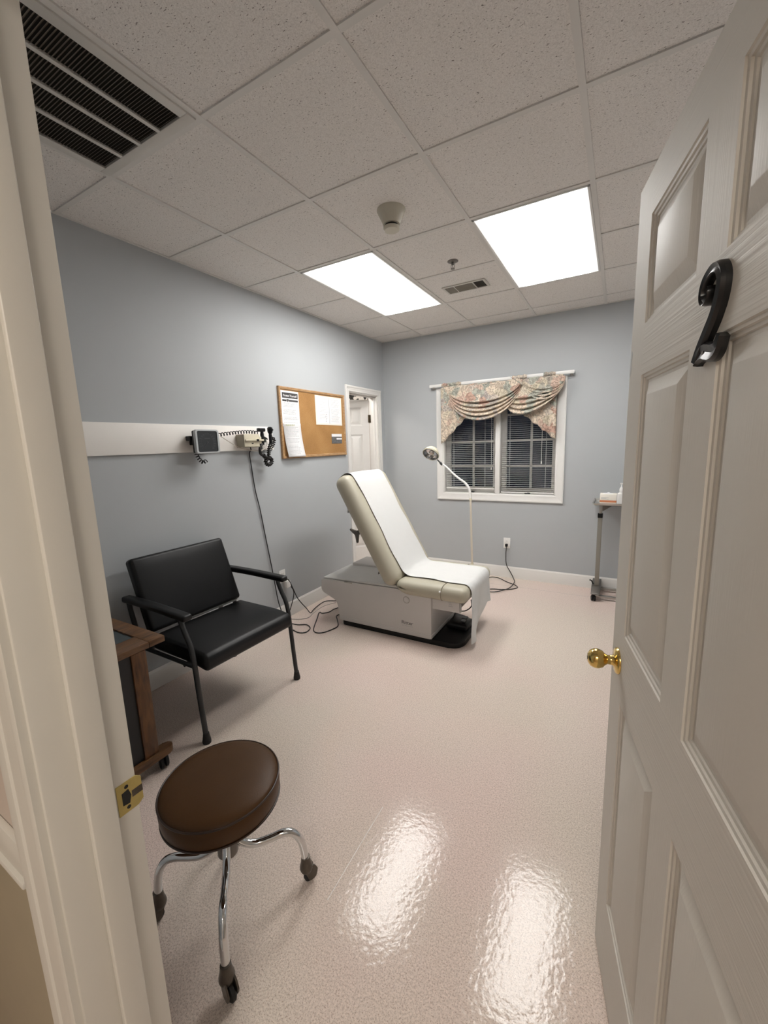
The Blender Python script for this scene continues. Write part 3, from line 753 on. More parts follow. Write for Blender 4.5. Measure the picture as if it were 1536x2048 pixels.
# small supply register
vx0, vx1, vy0, vy1 = 1.245, 1.585, 3.255, 3.425
t = thing('supply_register', 'small three-section air register beside the right ceiling light', 'vent', ((vx0 + vx1) / 2, (vy0 + vy1) / 2, HC - 0.008))
bm = BM(); f = 0.018
box(bm, vx0, vx1, vy0, vy0 + f, HC - 0.008, HC, 0.002); box(bm, vx0, vx1, vy1 - f, vy1, HC - 0.008, HC, 0.002); box(bm, vx0, vx0 + f, vy0 + f, vy1 - f, HC - 0.008, HC, 0.002); box(bm, vx1 - f, vx1, vy0 + f, vy1 - f, HC - 0.008, HC, 0.002)
xs = [vx0 + f, vx0 + 0.092, vx1 - 0.098, vx1 - f]
for x in xs[1:3]: box(bm, x - 0.003, x + 0.003, vy0 + f, vy1 - f, HC - 0.007, HC - 0.001)
obj('frame', bm, M['vent_frame'], t)
for k in range(3):
    bm = BM(); a, b_ = xs[k] + 0.003, xs[k + 1] - 0.003
    if k == 1:
        y = vy0 + f
        while y < vy1 - f - 0.006:
            bm.faces.new([bm.verts.new(p) for p in ((a, y + 0.007, HC - 0.007), (b_, y + 0.007, HC - 0.007), (b_, y, HC - 0.002), (a, y, HC - 0.002))]); y += 0.009
    else:
        x = a; sg = 1 if k == 0 else -1
        while x < b_ - 0.007:
            p, q = (x, x + 0.007) if sg > 0 else (x + 0.007, x)
            bm.faces.new([bm.verts.new(c) for c in ((p, vy0 + f, HC - 0.007), (p, vy1 - f, HC - 0.007), (q, vy1 - f, HC - 0.002), (q, vy0 + f, HC - 0.002))]); x += 0.009
    obj('louvers', bm, M['vent_tan'] if k < 2 else M['vent_dark'], t)  # right section: shade of the turned-away louvers put into a darker colour
bm = BM(); box(bm, vx0 + f, vx1 - f, vy0 + f, vy1 - f, HC - 0.0016, HC - 0.0004); obj('backing', bm, M['dark'], t)

# smoke detector
t = thing('smoke_detector', 'cream conical smoke detector on ceiling tile', 'smoke detector', (1.432, 2.085, HC))
dn = axis((1.432, 2.085, HC), (0, 0, -1))
bm = BM(); lathe(bm, [(0.074, 0), (0.074, 0.006), (0.070, 0.014), (0.046, 0.066), (0.044, 0.070), (0.034, 0.071)], 40, dn); obj('base', bm, M['beige_det'], t)
bm = BM(); lathe(bm, [(0.033, 0.068), (0.033, 0.084)], 32, dn); obj('sensor_slot', bm, M['dark'], t)
bm = BM(); lathe(bm, [(0.036, 0.080), (0.0425, 0.083), (0.0425, 0.094), (0.038, 0.099), (0.0, 0.102)], 40, dn); obj('cap', bm, M['beige_det'], t)
# sprinkler
t = thing('sprinkler_head', 'small metal fire sprinkler head on the ceiling', 'sprinkler', (1.488, 2.85, HC))
dn = axis((1.488, 2.85, HC), (0, 0, -1))
bm = BM(); lathe(bm, [(0.036, 0), (0.036, 0.003), (0.026, 0.008), (0.014, 0.010), (0.0, 0.010)], 28, dn); obj('escutcheon', bm, M['dark_steel'], t)
bm = BM(); lathe(bm, [(0.010, 0.008), (0.010, 0.022), (0.006, 0.024), (0.0, 0.024)], 16, dn)
for s in (-1, 1): tube(bm, [(1.488 + s * 0.009, 2.85, HC - 0.022), (1.488 + s * 0.013, 2.85, HC - 0.034), (1.488 + s * 0.004, 2.85, HC - 0.047)], 0.002, 6, 4)
tube(bm, [(1.488, 2.85, HC - 0.024), (1.488, 2.85, HC - 0.046)], 0.0025, 8); obj('body', bm, M['dark_steel'], t)
bm = BM(); lathe(bm, [(0.0, 0.046), (0.014, 0.047), (0.014, 0.049), (0.0, 0.050)], 20, dn); obj('deflector', bm, M['dark_steel'], t)

# ================================================================== LEFT WALL THINGS
bm = BM(); box(bm, 0.0, 0.018, 0.55, 2.552, 1.497, 1.682, 0.002)
single('wall_rail_board', 'long white mounting board on the grey wall above the chair', 'wall board', bm, M['white_board'], (0.0, 1.55, 1.59))

# aneroid gauge
t = thing('blood_pressure_gauge', 'square wall blood pressure gauge with dark dial', 'blood pressure gauge', (0.018, 1.835, 1.566))
bm = BM(); box(bm, 0.018, 0.075, 1.775, 1.815, 1.545, 1.60, 0.004); box(bm, 0.018, 0.060, 1.752, 1.775, 1.575, 1.605, 0.003); obj('mount', bm, M['black_plastic'], t)
gy0_, gy1_, gz0, gz1 = 1.752, 1.942, 1.486, 1.646
bm = BM(); box(bm, 0.070, 0.112, gy0_ + 0.006, gy1_ - 0.006, gz0 + 0.006, gz1 - 0.006, 0.010, 3); obj('housing', bm, M['black_plastic'], t)
def rrect(y0, y1, z0, z1, r, k=5):
    out = []
    for cy, cz, a0 in ((y1 - r, z1 - r, 0), (y0 + r, z1 - r, 90), (y0 + r, z0 + r, 180), (y1 - r, z0 + r, 270)):
        for i in range(k + 1):
            a = math.radians(a0 + 90 * i / k); out.append((cy + r * math.cos(a), cz + r * math.sin(a)))
    return out
bm = BM()
o1 = rrect(gy0_, gy1_, gz0, gz1, 0.020); o2 = rrect(gy0_ + 0.017, gy1_ - 0.017, gz0 + 0.012, gz1 - 0.010, 0.010)
loops = []
for poly, x in ((o1, 0.100), (o1, 0.112), (rrect(gy0_ + 0.004, gy1_ - 0.004, gz0 + 0.004, gz1 - 0.004, 0.018), 0.117), (o2, 0.117), (o2, 0.111)):
    loops.append([bm.verts.new((x, y, z)) for y, z in poly])
for a, b_ in zip(loops, loops[1:]):
    for i in range(len(a)): bm.faces.new((a[i], a[(i + 1) % len(a)], b_[(i + 1) % len(a)], b_[i]))
obj('rim', bm, M['grey_rim'], t)
bm = BM(); prism(bm, o2, lambda u, w, d: (d, u, w), 0.106, 0.1125); dial = obj('dial', bm, M['dial'], t)
bm = BM(); cy, cz = 1.847, 1.562
for i in range(46):
    a = math.radians(225 - 270 * i / 45); r0, r1 = (0.046, 0.052) if i % 3 else (0.043, 0.052)
    tube(bm, [(0.1128, cy + r0 * math.cos(a), cz + r0 * math.sin(a)), (0.1128, cy + r1 * math.cos(a), cz + r1 * math.sin(a))], 0.0004 if i % 3 else 0.0007, 4)
obj('scale_marks', bm, M['ink_dim'], dial)
bm = BM()
for i in range(16):
    a = math.radians(225 - 270 * i / 15); s = str(i * 20)
    tb = text_bm(s, 0.0105, LW(cy + 0.060 * math.cos(a) - 0.003 * len(s), cz + 0.057 * math.sin(a) - 0.004, 0.1127), 0.0002)
    me = bpy.data.meshes.new('tmp'); tb.to_mesh(me); tb.free(); bm.from_mesh(me); bpy.data.meshes.remove(me)
box(bm, 0.1126, 0.1129, cy - 0.022, cy + 0.022, cz + 0.024, cz + 0.0265)
obj('numerals', bm, M['ink_dim'], dial)
bm = BM(); a = math.radians(228); tube(bm, [(0.1140, cy, cz), (0.1140, cy + 0.042 * math.cos(a), cz + 0.042 * math.sin(a))], 0.0009, 6); lathe(bm, [(0.005, 0), (0.004, 0.002), (0, 0.0022)], 12, axis((0.1128, cy, cz), (1, 0, 0)))
obj('needle', bm, M['ink_dim'], dial)
bm = BM(); coil(bm, [(0.070, 1.944, 1.609), (0.066, 2.04, 1.620), (0.062, 2.16, 1.632), (0.060, 2.27, 1.636), (0.060, 2.345, 1.632)], 0.0105, 0.0033, 15); obj('coiled_hose', bm, M['cord'], t)
bm = BM(); coil(bm, [(0.060, 1.790, 1.487), (0.058, 1.806, 1.455), (0.056, 1.835, 1.428), (0.055, 1.866, 1.438)], 0.0105, 0.0033, 6); obj('coiled_hose', bm, M['cord'], t)

# otoscope transformer
t = thing('otoscope_transformer', 'cream wall transformer with black otoscope handles and cords', 'otoscope', (0.018, 2.25, 1.57))
bm = BM(); box(bm, 0.018, 0.096, 2.168, 2.330, 1.520, 1.618, 0.005); obj('housing', bm, M['cream_dark'], t)
bm = BM(); box(bm, 0.094, 0.102, 2.172, 2.322, 1.524, 1.619, 0.004); box(bm, 0.100, 0.116, 2.178, 2.356, 1.566, 1.580, 0.003); box(bm, 0.060, 0.101, 2.322, 2.345, 1.545, 1.600, 0.004); obj('front_cover', bm, M['cream_plastic'], t)
bm = BM(); box(bm, 0.1165, 0.121, 2.280, 2.302, 1.565, 1.581, 0.001); obj('switch', bm, M['black_plastic'], t)
bm = BM(); prism(bm, [(2.236, 1.553), (2.264, 1.553), (2.257, 1.546), (2.250, 1.5425), (2.243, 1.546)], lambda u, w, d: (d, u, w), 0.1021, 0.1028); obj('badge', bm, M['black_plastic'], t)
bm = BM(); box(bm, 0.018, 0.070, 2.345, 2.425, 1.555, 1.600, 0.006); box(bm, 0.055, 0.078, 2.350, 2.372, 1.500, 1.560, 0.004); tube(bm, [(0.06, 2.385, 1.60), (0.09, 2.385, 1.596), (0.098, 2.40, 1.585), (0.09, 2.415, 1.58)], 0.006, 8, 5); obj('cradle', bm, mat('green_black_plastic', (0.035, 0.04, 0.03), 0.45), t)
bm = BM()   # otoscope (cone head)
lathe(bm, [(0.013, -0.085), (0.0145, -0.01), (0.012, 0.0), (0.017, 0.006), (0.0215, 0.022), (0.0215, 0.047), (0.012, 0.055), (0.0, 0.056)], 18, Matrix.Translation((0.085, 2.458, 1.622)))
lathe(bm, [(0.008, 0.0), (0.0065, 0.03), (0.003, 0.04), (0.0, 0.04)], 14, axis((0.09, 2.458, 1.655), (1, -0.2, -0.1)))
obj('handle', bm, M['black_plastic'], t)
bm = BM()   # ophthalmoscope
lathe(bm, [(0.013, -0.095), (0.0145, -0.012), (0.012, 0.0), (0.014, 0.008), (0.0, 0.014)], 18, Matrix.Translation((0.082, 2.372, 1.632)))
rbox(bm, (0.085, 2.362, 1.652), (0.017, 0.034, 0.014), 0.008, 3); box(bm, 0.078, 0.092, 2.385, 2.398, 1.650, 1.660, 0.002)
obj('handle', bm, M['black_plastic'], t)
bm = BM(); tube(bm, [(0.082, 2.372, 1.55), (0.082, 2.340, 1.515), (0.080, 2.342, 1.470), (0.075, 2.375, 1.452), (0.07, 2.41, 1.43)], 0.011, 8, 6)
coil(bm, [(0.085, 2.458, 1.548), (0.082, 2.436, 1.50), (0.080, 2.428, 1.45), (0.078, 2.424, 1.425)], 0.012, 0.0052, 8)
coil(bm, [(0.075, 2.41, 1.425), (0.078, 2.392, 1.40), (0.078, 2.415, 1.378), (0.078, 2.450, 1.388), (0.078, 2.462, 1.41), (0.078, 2.446, 1.425)], 0.012, 0.0055, 11)
coil(bm, [(0.080, 2.47, 1.59), (0.082, 2.497, 1.58), (0.082, 2.496, 1.55), (0.082, 2.470, 1.52), (0.08, 2.444, 1.49)], 0.010, 0.0045, 9)
coil(bm, [(0.08, 2.37, 1.46), (0.078, 2.39, 1.44), (0.078, 2.425, 1.43), (0.078, 2.45, 1.43)], 0.012, 0.0055, 7)
obj('coiled_cord', bm, M['cord'], t)
bm = BM(); tube(bm, [(0.060, 1.998, 1.604), (0.045, 2.09, 1.560), (0.042, 2.166, 1.523), (0.050, 2.22, 1.508), (0.055, 2.30, 1.493), (0.06, 2.38, 1.494), (0.065, 2.43, 1.53), (0.068, 2.43, 1.57)], 0.0032, 6, 8); obj('cream_tube', bm, M['cream_cord'], t)
bm = BM(); tube(bm, [(0.050, 2.272, 1.522), (0.045, 2.280, 1.500), (0.020, 2.286, 1.475), (0.012, 2.298, 1.400), (0.010, 2.322, 1.183), (0.010, 2.356, 1.015), (0.010, 2.391, 0.778), (0.012, 2.434, 0.485), (0.016, 2.449, 0.347), (0.022, 2.468, 0.182), (0.045, 2.50, 0.03), (0.10, 2.49, 0.0055), (0.201, 2.487, 0.005), (0.275, 2.522, 0.005), (0.348, 2.481, 0.005), (0.364, 2.407, 0.005), (0.314, 2.376, 0.005), (0.22, 2.40, 0.005), (0.12, 2.45, 0.006), (0.045, 2.55, 0.03), (0.030, 2.640, 0.155), (0.042, 2.640, 0.235), (0.035, 2.60, 0.305)], 0.0042, 8, 8); single('power_cord', 'black cord hanging down the wall from the transformer', 'cord', bm, M['cord'], (0.012, 2.35, 1.0))

# cork board
t = thing('cork_board', 'wood-framed cork notice board on the left wall', 'notice board', (0.0, 3.13, 1.72))
cb = (2.657, 3.612, 1.414, 2.024)
bm = BM(); box(bm, 0.002, 0.012, cb[0] + 0.01, cb[1] - 0.01, cb[2] + 0.01, cb[3] - 0.01); obj('cork_panel', bm, M['cork'], t)
fp = [(0, 0), (0, 0.019), (0.006, 0.022), (0.020, 0.020), (0.026, 0.013), (0.026, 0)]
for k in range(4):
    bm = BM()
    if k == 0: prism(bm, fp, lambda u, w, d: (w, d, cb[2] + u), cb[0] + 0.0008, cb[1] - 0.0008)
    if k == 1: prism(bm, fp, lambda u, w, d: (w, d, cb[3] - u), cb[0] + 0.0008, cb[1] - 0.0008)
    if k == 2: prism(bm, fp, lambda u, w, d: (w, cb[0] + u, d), cb[2], cb[3])
    if k == 3: prism(bm, fp, lambda u, w, d: (w, cb[1] - u, d), cb[2], cb[3])
    obj('frame_strip', bm, M['oak'], t, sharp=25)
def lines(bm, y0, y1, z0, z1, n, x, h=0.0032, seed=1, fx=None):
    rnd = random.Random(seed)
    for i in range(n):
        z = z1 - (z1 - z0) * (i + 0.5) / n
        if rnd.random() < 0.16: continue
        y = y0 + rnd.choice((0, 0, 0.012)); e = y1 - rnd.random() * (y1 - y0) * 0.3
        while y < e:
            w = 0.008 + rnd.random() * 0.02; w = min(w, e - y)
            xx = fx(z) if fx else x
            vs = [bm.verts.new((xx, yy, zz)) for yy, zz in ((y, z - h / 2), (y + w, z - h / 2), (y + w, z + h / 2), (y, z + h / 2))]; bm.faces.new(vs)
            y += w + 0.004
# poster
t = thing('poster_sheet', 'white notice with black banner heading pinned at top left', 'paper', (0.013, 2.797, 1.85))
bm = BM(); box(bm, 0.0125, 0.0140, 2.684, 2.908, 1.690, 1.992); obj('sheet', bm, M['paper'], t)
bm = BM(); box(bm, 0.0141, 0.0145, 2.699, 2.896, 1.930, 1.976); box(bm, 0.0141, 0.0145, 2.699, 2.752, 1.902, 1.918); box(bm, 0.0141, 0.0145, 2.778, 2.896, 1.902, 1.918); prism(bm, [(2.752, 1.922), (2.780, 1.922), (2.772, 1.902), (2.766, 1.896), (2.760, 1.902)], lambda u, w, d: (d, u, w), 0.0141, 0.0145); obj('banner', bm, M['ink'], t)
tb = text_bm('Protect Yourself', 0.0275, LW(2.7135, 1.9425, 0.0147), 0.0004, 0.86); a, b_ = text_width(tb, 1)
for q in tb.verts: q.co.y = 2.712 + (q.co.y - a) / (b_ - a) * 0.171
obj('heading_text', tb, M['paper'], t)
bm = BM(); lines(bm, 2.702, 2.890, 1.70, 1.892, 21, 0.0143, 0.0030, 3); obj('small_print', bm, M['ink_grey'], t)['kind'] = 'stuff'
# curling page below
cv = lambda z: 0.0165 + 0.030 * max(0, (1.66 - z) / 0.235) ** 1.6
t = thing('curling_page', 'white page curling off the board lower left', 'paper', (0.016, 2.805, 1.575))
bm = BM(); sheet(bm, lambda u, w: (cv(1.718 - 0.292 * w), 2.688 + 0.222 * u + 0.012 * w, 1.718 - 0.292 * w), 2, 16, 0.0008); obj('sheet', bm, M['paper'], t, sharp=180)
bm = BM(); lines(bm, 2.716, 2.890, 1.445, 1.690, 22, 0, 0.0026, 5, lambda z: cv(z) + 0.0016); obj('small_print', bm, M['ink_grey'], t)['kind'] = 'stuff'
bm = BM(); lines(bm, 2.716, 2.85, 1.694, 1.710, 2, 0, 0.004, 6, lambda z: cv(z) + 0.0016); obj('heading_text', bm, mat('olive_print', (0.40, 0.42, 0.20), 0.7), t)
# laminated double sheet
t = thing('laminated_sheet', 'white-bordered double page pinned at the upper right', 'paper', (0.013, 3.35, 1.85))
bm = BM(); box(bm, 0.0125, 0.0142, 3.138, 3.560, 1.716, 1.990); obj('backing', bm, M['cream_paper'], t)
for k, (a, b_) in enumerate(((3.158, 3.346), (3.352, 3.542))):
    bm = BM(); box(bm, 0.0143, 0.0150, a, b_, 1.730, 1.974); pg = obj('page', bm, M['paper'], t)
    bm = BM(); lines(bm, a + 0.025, b_ - 0.012, 1.745, 1.965, 20, 0.0152, 0.0022, 11 + k); obj('small_print', bm, M['ink_grey'], pg)['kind'] = 'stuff'
bm = BM(); box(bm, 0.0143, 0.0152, 3.346, 3.3515, 1.730, 1.974); obj('divider', bm, M['ink_grey'], t)
bm = BM()
for i in range(4): lathe(bm, [(0.006, 0), (0, 0.0004)], 10, axis((0.0152, 3.292 + 0.008 * (i % 2), 1.752 + 0.022 * i), (1, 0, 0)))
obj('drawing', bm, M['ink_grey'], t)
# photo card
t = thing('photo_card', 'small grey photo card pinned on lower right cork', 'card', (0.013, 3.455, 1.58))
bm = BM(); box(bm, 0.0125, 0.0142, 3.370, 3.542, 1.534, 1.630); obj('card', bm, M['card_dark'], t)
bm = BM(); box(bm, 0.0143, 0.0146, 3.370, 3.542, 1.603, 1.630); box(bm, 0.0143, 0.0146, 3.450, 3.542, 1.574, 1.588); obj('white_band', bm, M['paper'], t)

# outlets
def outlet(t, f, N_):
    """f(u, w, d): u right, w up, d out of wall"""
    bm = BM(); P = [(-0.036, -0.058), (0.036, -0.058), (0.036, 0.058), (-0.036, 0.058)]
    prism(bm, P, f, 0.0, 0.006, 0.002); pl_ = obj('cover_plate', bm, M['white_plastic'], t)
    for s in (-1, 1):
        bm = BM(); prism(bm, [(-0.014, s * 0.020 - 0.014), (0.014, s * 0.020 - 0.014), (0.014, s * 0.020 + 0.014), (-0.014, s * 0.020 + 0.014)], f, 0.006, 0.008, 0.003); fc = obj('socket', bm, M['white_plastic'], pl_)
        if s in N_:
            bm = BM()
            for u in (-0.006, 0.006): prism(bm, [(u - 0.001, s * 0.02 - 0.002), (u + 0.001, s * 0.02 - 0.002), (u + 0.001, s * 0.02 + 0.007), (u - 0.001, s * 0.02 + 0.007)], f, 0.0081, 0.0084)
            obj('slots', bm, M['dark'], fc)
t = thing('wall_outlet', 'white wall outlet with black plug under the window', 'outlet', (1.503, YB, 0.390), group='wall outlets')
outlet(t, lambda u, w, d: (1.503 + u, YB - d, 0.392 + w), (1,))
t = thing('wall_outlet', 'white wall outlet behind the black chair arm', 'outlet', (0.0, 2.555, 0.390), group='wall outlets')
outlet(t, lambda u, w, d: (d, 2.555 + u, 0.390 + w), (1, -1))
bm = BM(); box(bm, 0.0065, 0.048, 2.560, 2.606, 0.286, 0.345, 0.004); box(bm, 0.0081, 0.02, 2.545, 2.575, 0.345, 0.375, 0.003); obj('white_adapter', bm, M['white_plastic'], t)

# ================================================================== EXAM TABLE
ET = thing('exam_table', 'tan upholstered power exam table with pale grey base', 'exam table', (1.05, 2.95, 0.0))
Y0, Y1 = 2.662, 3.238
def rpoly(pts, rads, k=8):
    out = []; n = len(pts)
    for i in range(n):
        p = Vector(pts[i]); a = Vector(pts[i - 1]) - p; b_ = Vector(pts[(i + 1) % n]) - p; r = rads[i]
        if r <= 0: out.append(tuple(p)); continue
        a.normalize(); b_.normalize(); half = a.angle(b_) / 2; d = r / math.tan(half); c = p + (a + b_).normalized() * (r / math.sin(half))
        s = p + a * d - c; e = p + b_ * d - c; ang = math.atan2(s.x * e.y - s.y * e.x, s.dot(e))
        for j in range(k + 1):
            t_ = ang * j / k; out.append((c.x + s.x * math.cos(t_) - s.y * math.sin(t_), c.y + s.x * math.sin(t_) + s.y * math.cos(t_)))
    return out
bm = BM(); prism(bm, rpoly([(0.545, 2.674), (1.600, 2.676), (1.600, 3.226), (0.545, 3.226)], [0.02, 0.10, 0.24, 0.02]), lambda u, w, d: (u, w, d), 0.0, 0.040, 0.006); obj('base_plate', bm, M['black_plastic'], ET)
bm = BM()
prof = rpoly([(0.530, 0.045), (1.372, 0.045), (1.372, 0.400), (1.06, 0.402), (0.352, 0.385), (0.345, 0.276), (0.508, 0.208)], [0.01, 0.012, 0.01, 0, 0.012, 0.05, 0.06])
a = [bm.verts.new((u, Y0, w)) for u, w in prof]; b_ = [bm.verts.new((u, Y1, w)) for u, w in prof]
fa = bm.faces.new(list(reversed(a))); fb = bm.faces.new(b_); side = []
for i in range(len(a)): side.append(bm.faces.new((a[i], a[(i + 1) % len(a)], b_[(i + 1) % len(a)], b_[i])))
bmesh.ops.bevel(bm, geom=list(fa.edges) + list(fb.edges), offset=0.016, segments=4, affect='EDGES', profile=0.5, clamp_overlap=True)
obj('base_shell', bm, M['body'], ET, sharp=50)
bm = BM(); box(bm, 0.528, 1.376, Y0 - 0.004, Y1 + 0.004, 0.047, 0.080, 0.006); obj('bottom_skirt', bm, M['body'], ET)
bm = BM(); prism(bm, [(0.362, 0.3885), (1.10, 0.4045), (1.10, 0.424), (0.372, 0.402)], lambda u, w, d: (u, d, w), Y0 + 0.010, Y1 - 0.010, 0.006, 3); obj('top_cover', bm, M['body_top'], ET)
def hump(u, w):
    x = 0.44 + 0.66 * u; y = 2.80 + 0.20 * w
    return (x, y, 0.404 + 0.02 * u * 0.7 + 0.030 * (w ** 1.5) * math.sin(PI * min(1, 0.25 + u * 0.75)))
bm = BM(); sheet(bm, hump, 24, 12); obj('cover_rise', bm, M['body_top'], ET, sharp=180)
bm = BM(); box(bm, 0.46, 1.10, 2.985, 3.225, 0.395, 0.452, 0.008, 3); obj('rear_housing', bm, M['body'], ET)
bm = BM(); box(bm, 0.590, 0.672, Y0 - 0.0006, Y0 + 0.02, 0.3835, 0.3915, 0.001); obj('finger_notch', bm, M['body_frame'], ET)
bm = BM(); lathe(bm, [(0.028, 0.0), (0.028, 0.001), (0.0245, 0.0012), (0.024, 0.0002), (0, 0.0002)], 32, axis((1.170, Y0 - 0.0004, 0.327), (0, -1, 0))); obj('cover_button', bm, M['body_frame'], ET)
bm = BM(); lathe(bm, [(0.0235, 0.0), (0.0235, 0.0012), (0.021, 0.0022), (0, 0.0024)], 32, axis((1.170, Y0 - 0.0004, 0.327), (0, -1, 0))); obj('button_face', bm, M['body'], ET)
tb = text_bm('Ritter', 0.040, FW(1.1255, 0.128, Y0 - 0.0007), 0.0004, 1.0); a, b2 = text_width(tb, 0)
for q in tb.verts: q.co.x = 1.125 + (q.co.x - a) / (b2 - a) * 0.098
lg = obj('logo_text', tb, M['ink'], ET)
tb = text_bm('by Midmark', 0.013, FW(1.130, 0.112, Y0 - 0.0007), 0.0003, 1.0); a, b2 = text_width(tb, 0)
for q in tb.verts: q.co.x = 1.128 + (q.co.x - a) / (b2 - a) * 0.092
obj('logo_subtext', tb, M['ink_grey'], ET)
# foot housing under the seat
bm = BM()
box(bm, 1.372, 1.590, 2.690, 2.702, 0.282, 0.400, 0.003); box(bm, 1.372, 1.590, 3.200, 3.212, 0.282, 0.400, 0.003); box(bm, 1.372, 1.56, 2.70, 3.20, 0.282, 0.294, 0.002)
box(bm, 1.582, 1.592, 2.690, 2.716, 0.282, 0.400, 0.002); obj('foot_housing', bm, M['body'], ET)
bm = BM(); box(bm, 1.40, 1.575, 2.716, 3.198, 0.296, 0.392, 0.004); obj('foot_drawer', bm, M['body_frame'], ET)
bm = BM()
for i in range(4): box(bm, 1.500 + 0.004 * (i % 2), 1.535 - 0.006 * (i % 3), 2.6892, 2.6898, 0.322 + i * 0.013, 0.327 + i * 0.013)
obj('warning_print', bm, M['ink_grey'], ET)
# seat cushions
def seat_fn(o):
    z = o.z
    if o.x < 1.20 and o.z < 0.43: z += 0.045 * ((1.20 - o.x) / 0.12) ** 1.5
    return (o.x, o.y, z)
def seat_fn2(o):
    x, y, z = seat_fn(o)
    g = math.exp(-((x - 1.470) / 0.006) ** 2) * 0.005
    cy_, cz_ = y - 2.948, z - 0.430
    return (x, 2.948 + cy_ * (1 - g / 0.33 * (1 if abs(cy_) > 0.28 else 0)), z - (g if cz_ > 0.02 else 0))
bm = BM(); rbox(bm, (1.3745, 2.948, 0.431), (0.2815, 0.332, 0.058), (0.050, 0.055, 0.050), 46, 0.004, seat_fn2); obj('seat_cushion', bm, M['tan'], ET, sharp=60)
bm = BM(); tube(bm, [(1.470, 2.655, 0.376), (1.469, 2.626, 0.390), (1.468, 2.6165, 0.425), (1.470, 2.620, 0.455), (1.473, 2.640, 0.481), (1.477, 2.680, 0.4915), (1.480, 2.75, 0.4925), (1.480, 3.15, 0.4925), (1.477, 3.216, 0.4915), (1.473, 3.256, 0.481), (1.469, 3.279, 0.430), (1.470, 3.25, 0.380)], 0.0028, 8, 5); obj('seat_seam', bm, mat('tan_seam', (0.27, 0.24, 0.18), 0.5, var=0.05), ET)
bm = BM(); lathe(bm, [(0.008, 0), (0.008, 0.002), (0.005, 0.005), (0, 0.006)], 14, axis((1.462, 2.6195, 0.450), (0, -1, 0.5))); obj('side_button', bm, M['white_plastic'], ET)
bm = BM(); box(bm, 1.13, 1.58, 2.70, 3.20, 0.398, 0.412, 0.003); obj('seat_frame', bm, M['body_frame'], ET)
# backrest: local frame, u along back, n normal (towards sitter)
BO = Vector((1.128, 0, 0.478)); UB = Vector((-0.4857, 0, 0.8741)); NB = Vector((0.8741, 0, 0.4857))
def bk(u, y, n_): p = BO + UB * u + NB * n_; return Vector((p.x, y, p.z))
BL, BT = 0.953, 0.150
def back_fn(o): return bk(o.x, o.y, o.z)
bm = BM(); rbox(bm, (BL / 2 - 0.012, 2.948, -BT / 2), (BL / 2, 0.332, BT / 2), (0.070, 0.068, 0.070), 10, 0.006, back_fn); obj('backrest_cushion', bm, M['tan'], ET, sharp=60)
bm = BM()
vs = []
for u, y, n_ in ((0.02, 2.70, -BT), (0.80, 2.70, -BT), (0.80, 3.20, -BT), (0.02, 3.20, -BT), (0.02, 2.70, -BT - 0.016), (0.80, 2.70, -BT - 0.016), (0.80, 3.20, -BT - 0.016), (0.02, 3.20, -BT - 0.016)): vs.append(bm.verts.new(bk(u, y, n_)))
for q in ((0, 1, 2, 3), (7, 6, 5, 4), (0, 4, 5, 1), (1, 5, 6, 2), (2, 6, 7, 3), (3, 7, 4, 0)): bm.faces.new([vs[i] for i in q])
obj('back_panel', bm, M['body_frame'], ET)
bm = BM()
prism(bm, [(0.475, -BT + 0.01), (0.505, -BT + 0.01), (0.498, -BT - 0.030), (0.545, -BT - 0.075), (0.535, -BT - 0.082), (0.480, -BT - 0.055), (0.420, -BT - 0.078), (0.412, -BT - 0.070), (0.465, -BT - 0.034)], lambda u, w, d: bk(u, d, w), 2.672, 2.692, 0.002); obj('release_handle', bm, M['dark_steel'], ET)
bm = BM(); prism(bm, [(0.115, -BT + 0.02), (0.150, -BT + 0.02), (0.128, -BT - 0.020), (0.115, -BT - 0.028)], lambda u, w, d: bk(u, d, w), 2.675, 2.690); obj('hinge_bracket', bm, M['dark_steel'], ET)
bm = BM(); tube(bm, [(0.42, 3.00, 0.09), (0.30, 3.08, 0.03), (0.20, 3.08, 0.006), (0.094, 3.027, 0.005), (0.093, 2.916, 0.005), (0.120, 2.800, 0.005), (0.142, 2.734, 0.006), (0.090, 2.740, 0.040), (0.062, 2.700, 0.110), (0.052, 2.666, 0.171), (0.046, 2.630, 0.262), (0.046, 2.590, 0.345), (0.034, 2.566, 0.370), (0.014, 2.558, 0.371)], 0.0042, 8, 8); single('power_cord', 'black cord from the outlet behind the chair to the exam table', 'cord', bm, M['cord'], (0.142, 2.734, 0.0))
bm = BM(); tube(bm, [(0.45, 2.96, 0.05), (0.33, 2.985, 0.008), (0.287, 2.90, 0.005), (0.287, 2.829, 0.005), (0.247, 2.775, 0.005), (0.212, 2.785, 0.005), (0.225, 2.745, 0.005), (0.267, 2.680, 0.005), (0.376, 2.494, 0.005), (0.438, 2.440, 0.005), (0.496, 2.463, 0.005), (0.532, 2.554, 0.005), (0.531, 2.625, 0.005), (0.450, 2.725, 0.005), (0.400, 2.790, 0.005), (0.44, 2.86, 0.006), (0.56, 2.90, 0.012), (0.60, 2.90, 0.03)], 0.0042, 8, 8); single('loose_cord', 'black cord looped on the floor beside the exam table head', 'cord', bm, M['cord'], (0.43, 2.60, 0.0))
bm = BM(); tube(bm, [(0.05, 2.55, 0.004), (0.139, 2.586, 0.004), (0.189, 2.643, 0.004), (0.165, 2.751, 0.004), (0.150, 2.91, 0.004), (0.2, 3.05, 0.004)], 0.003, 6, 8); single('thin_line', 'thin grey line on the floor along the left baseboard', 'cord', bm, M['grey_line'], (0.15, 2.80, 0.0))  # thin grey tube laid flat on the floor as a line

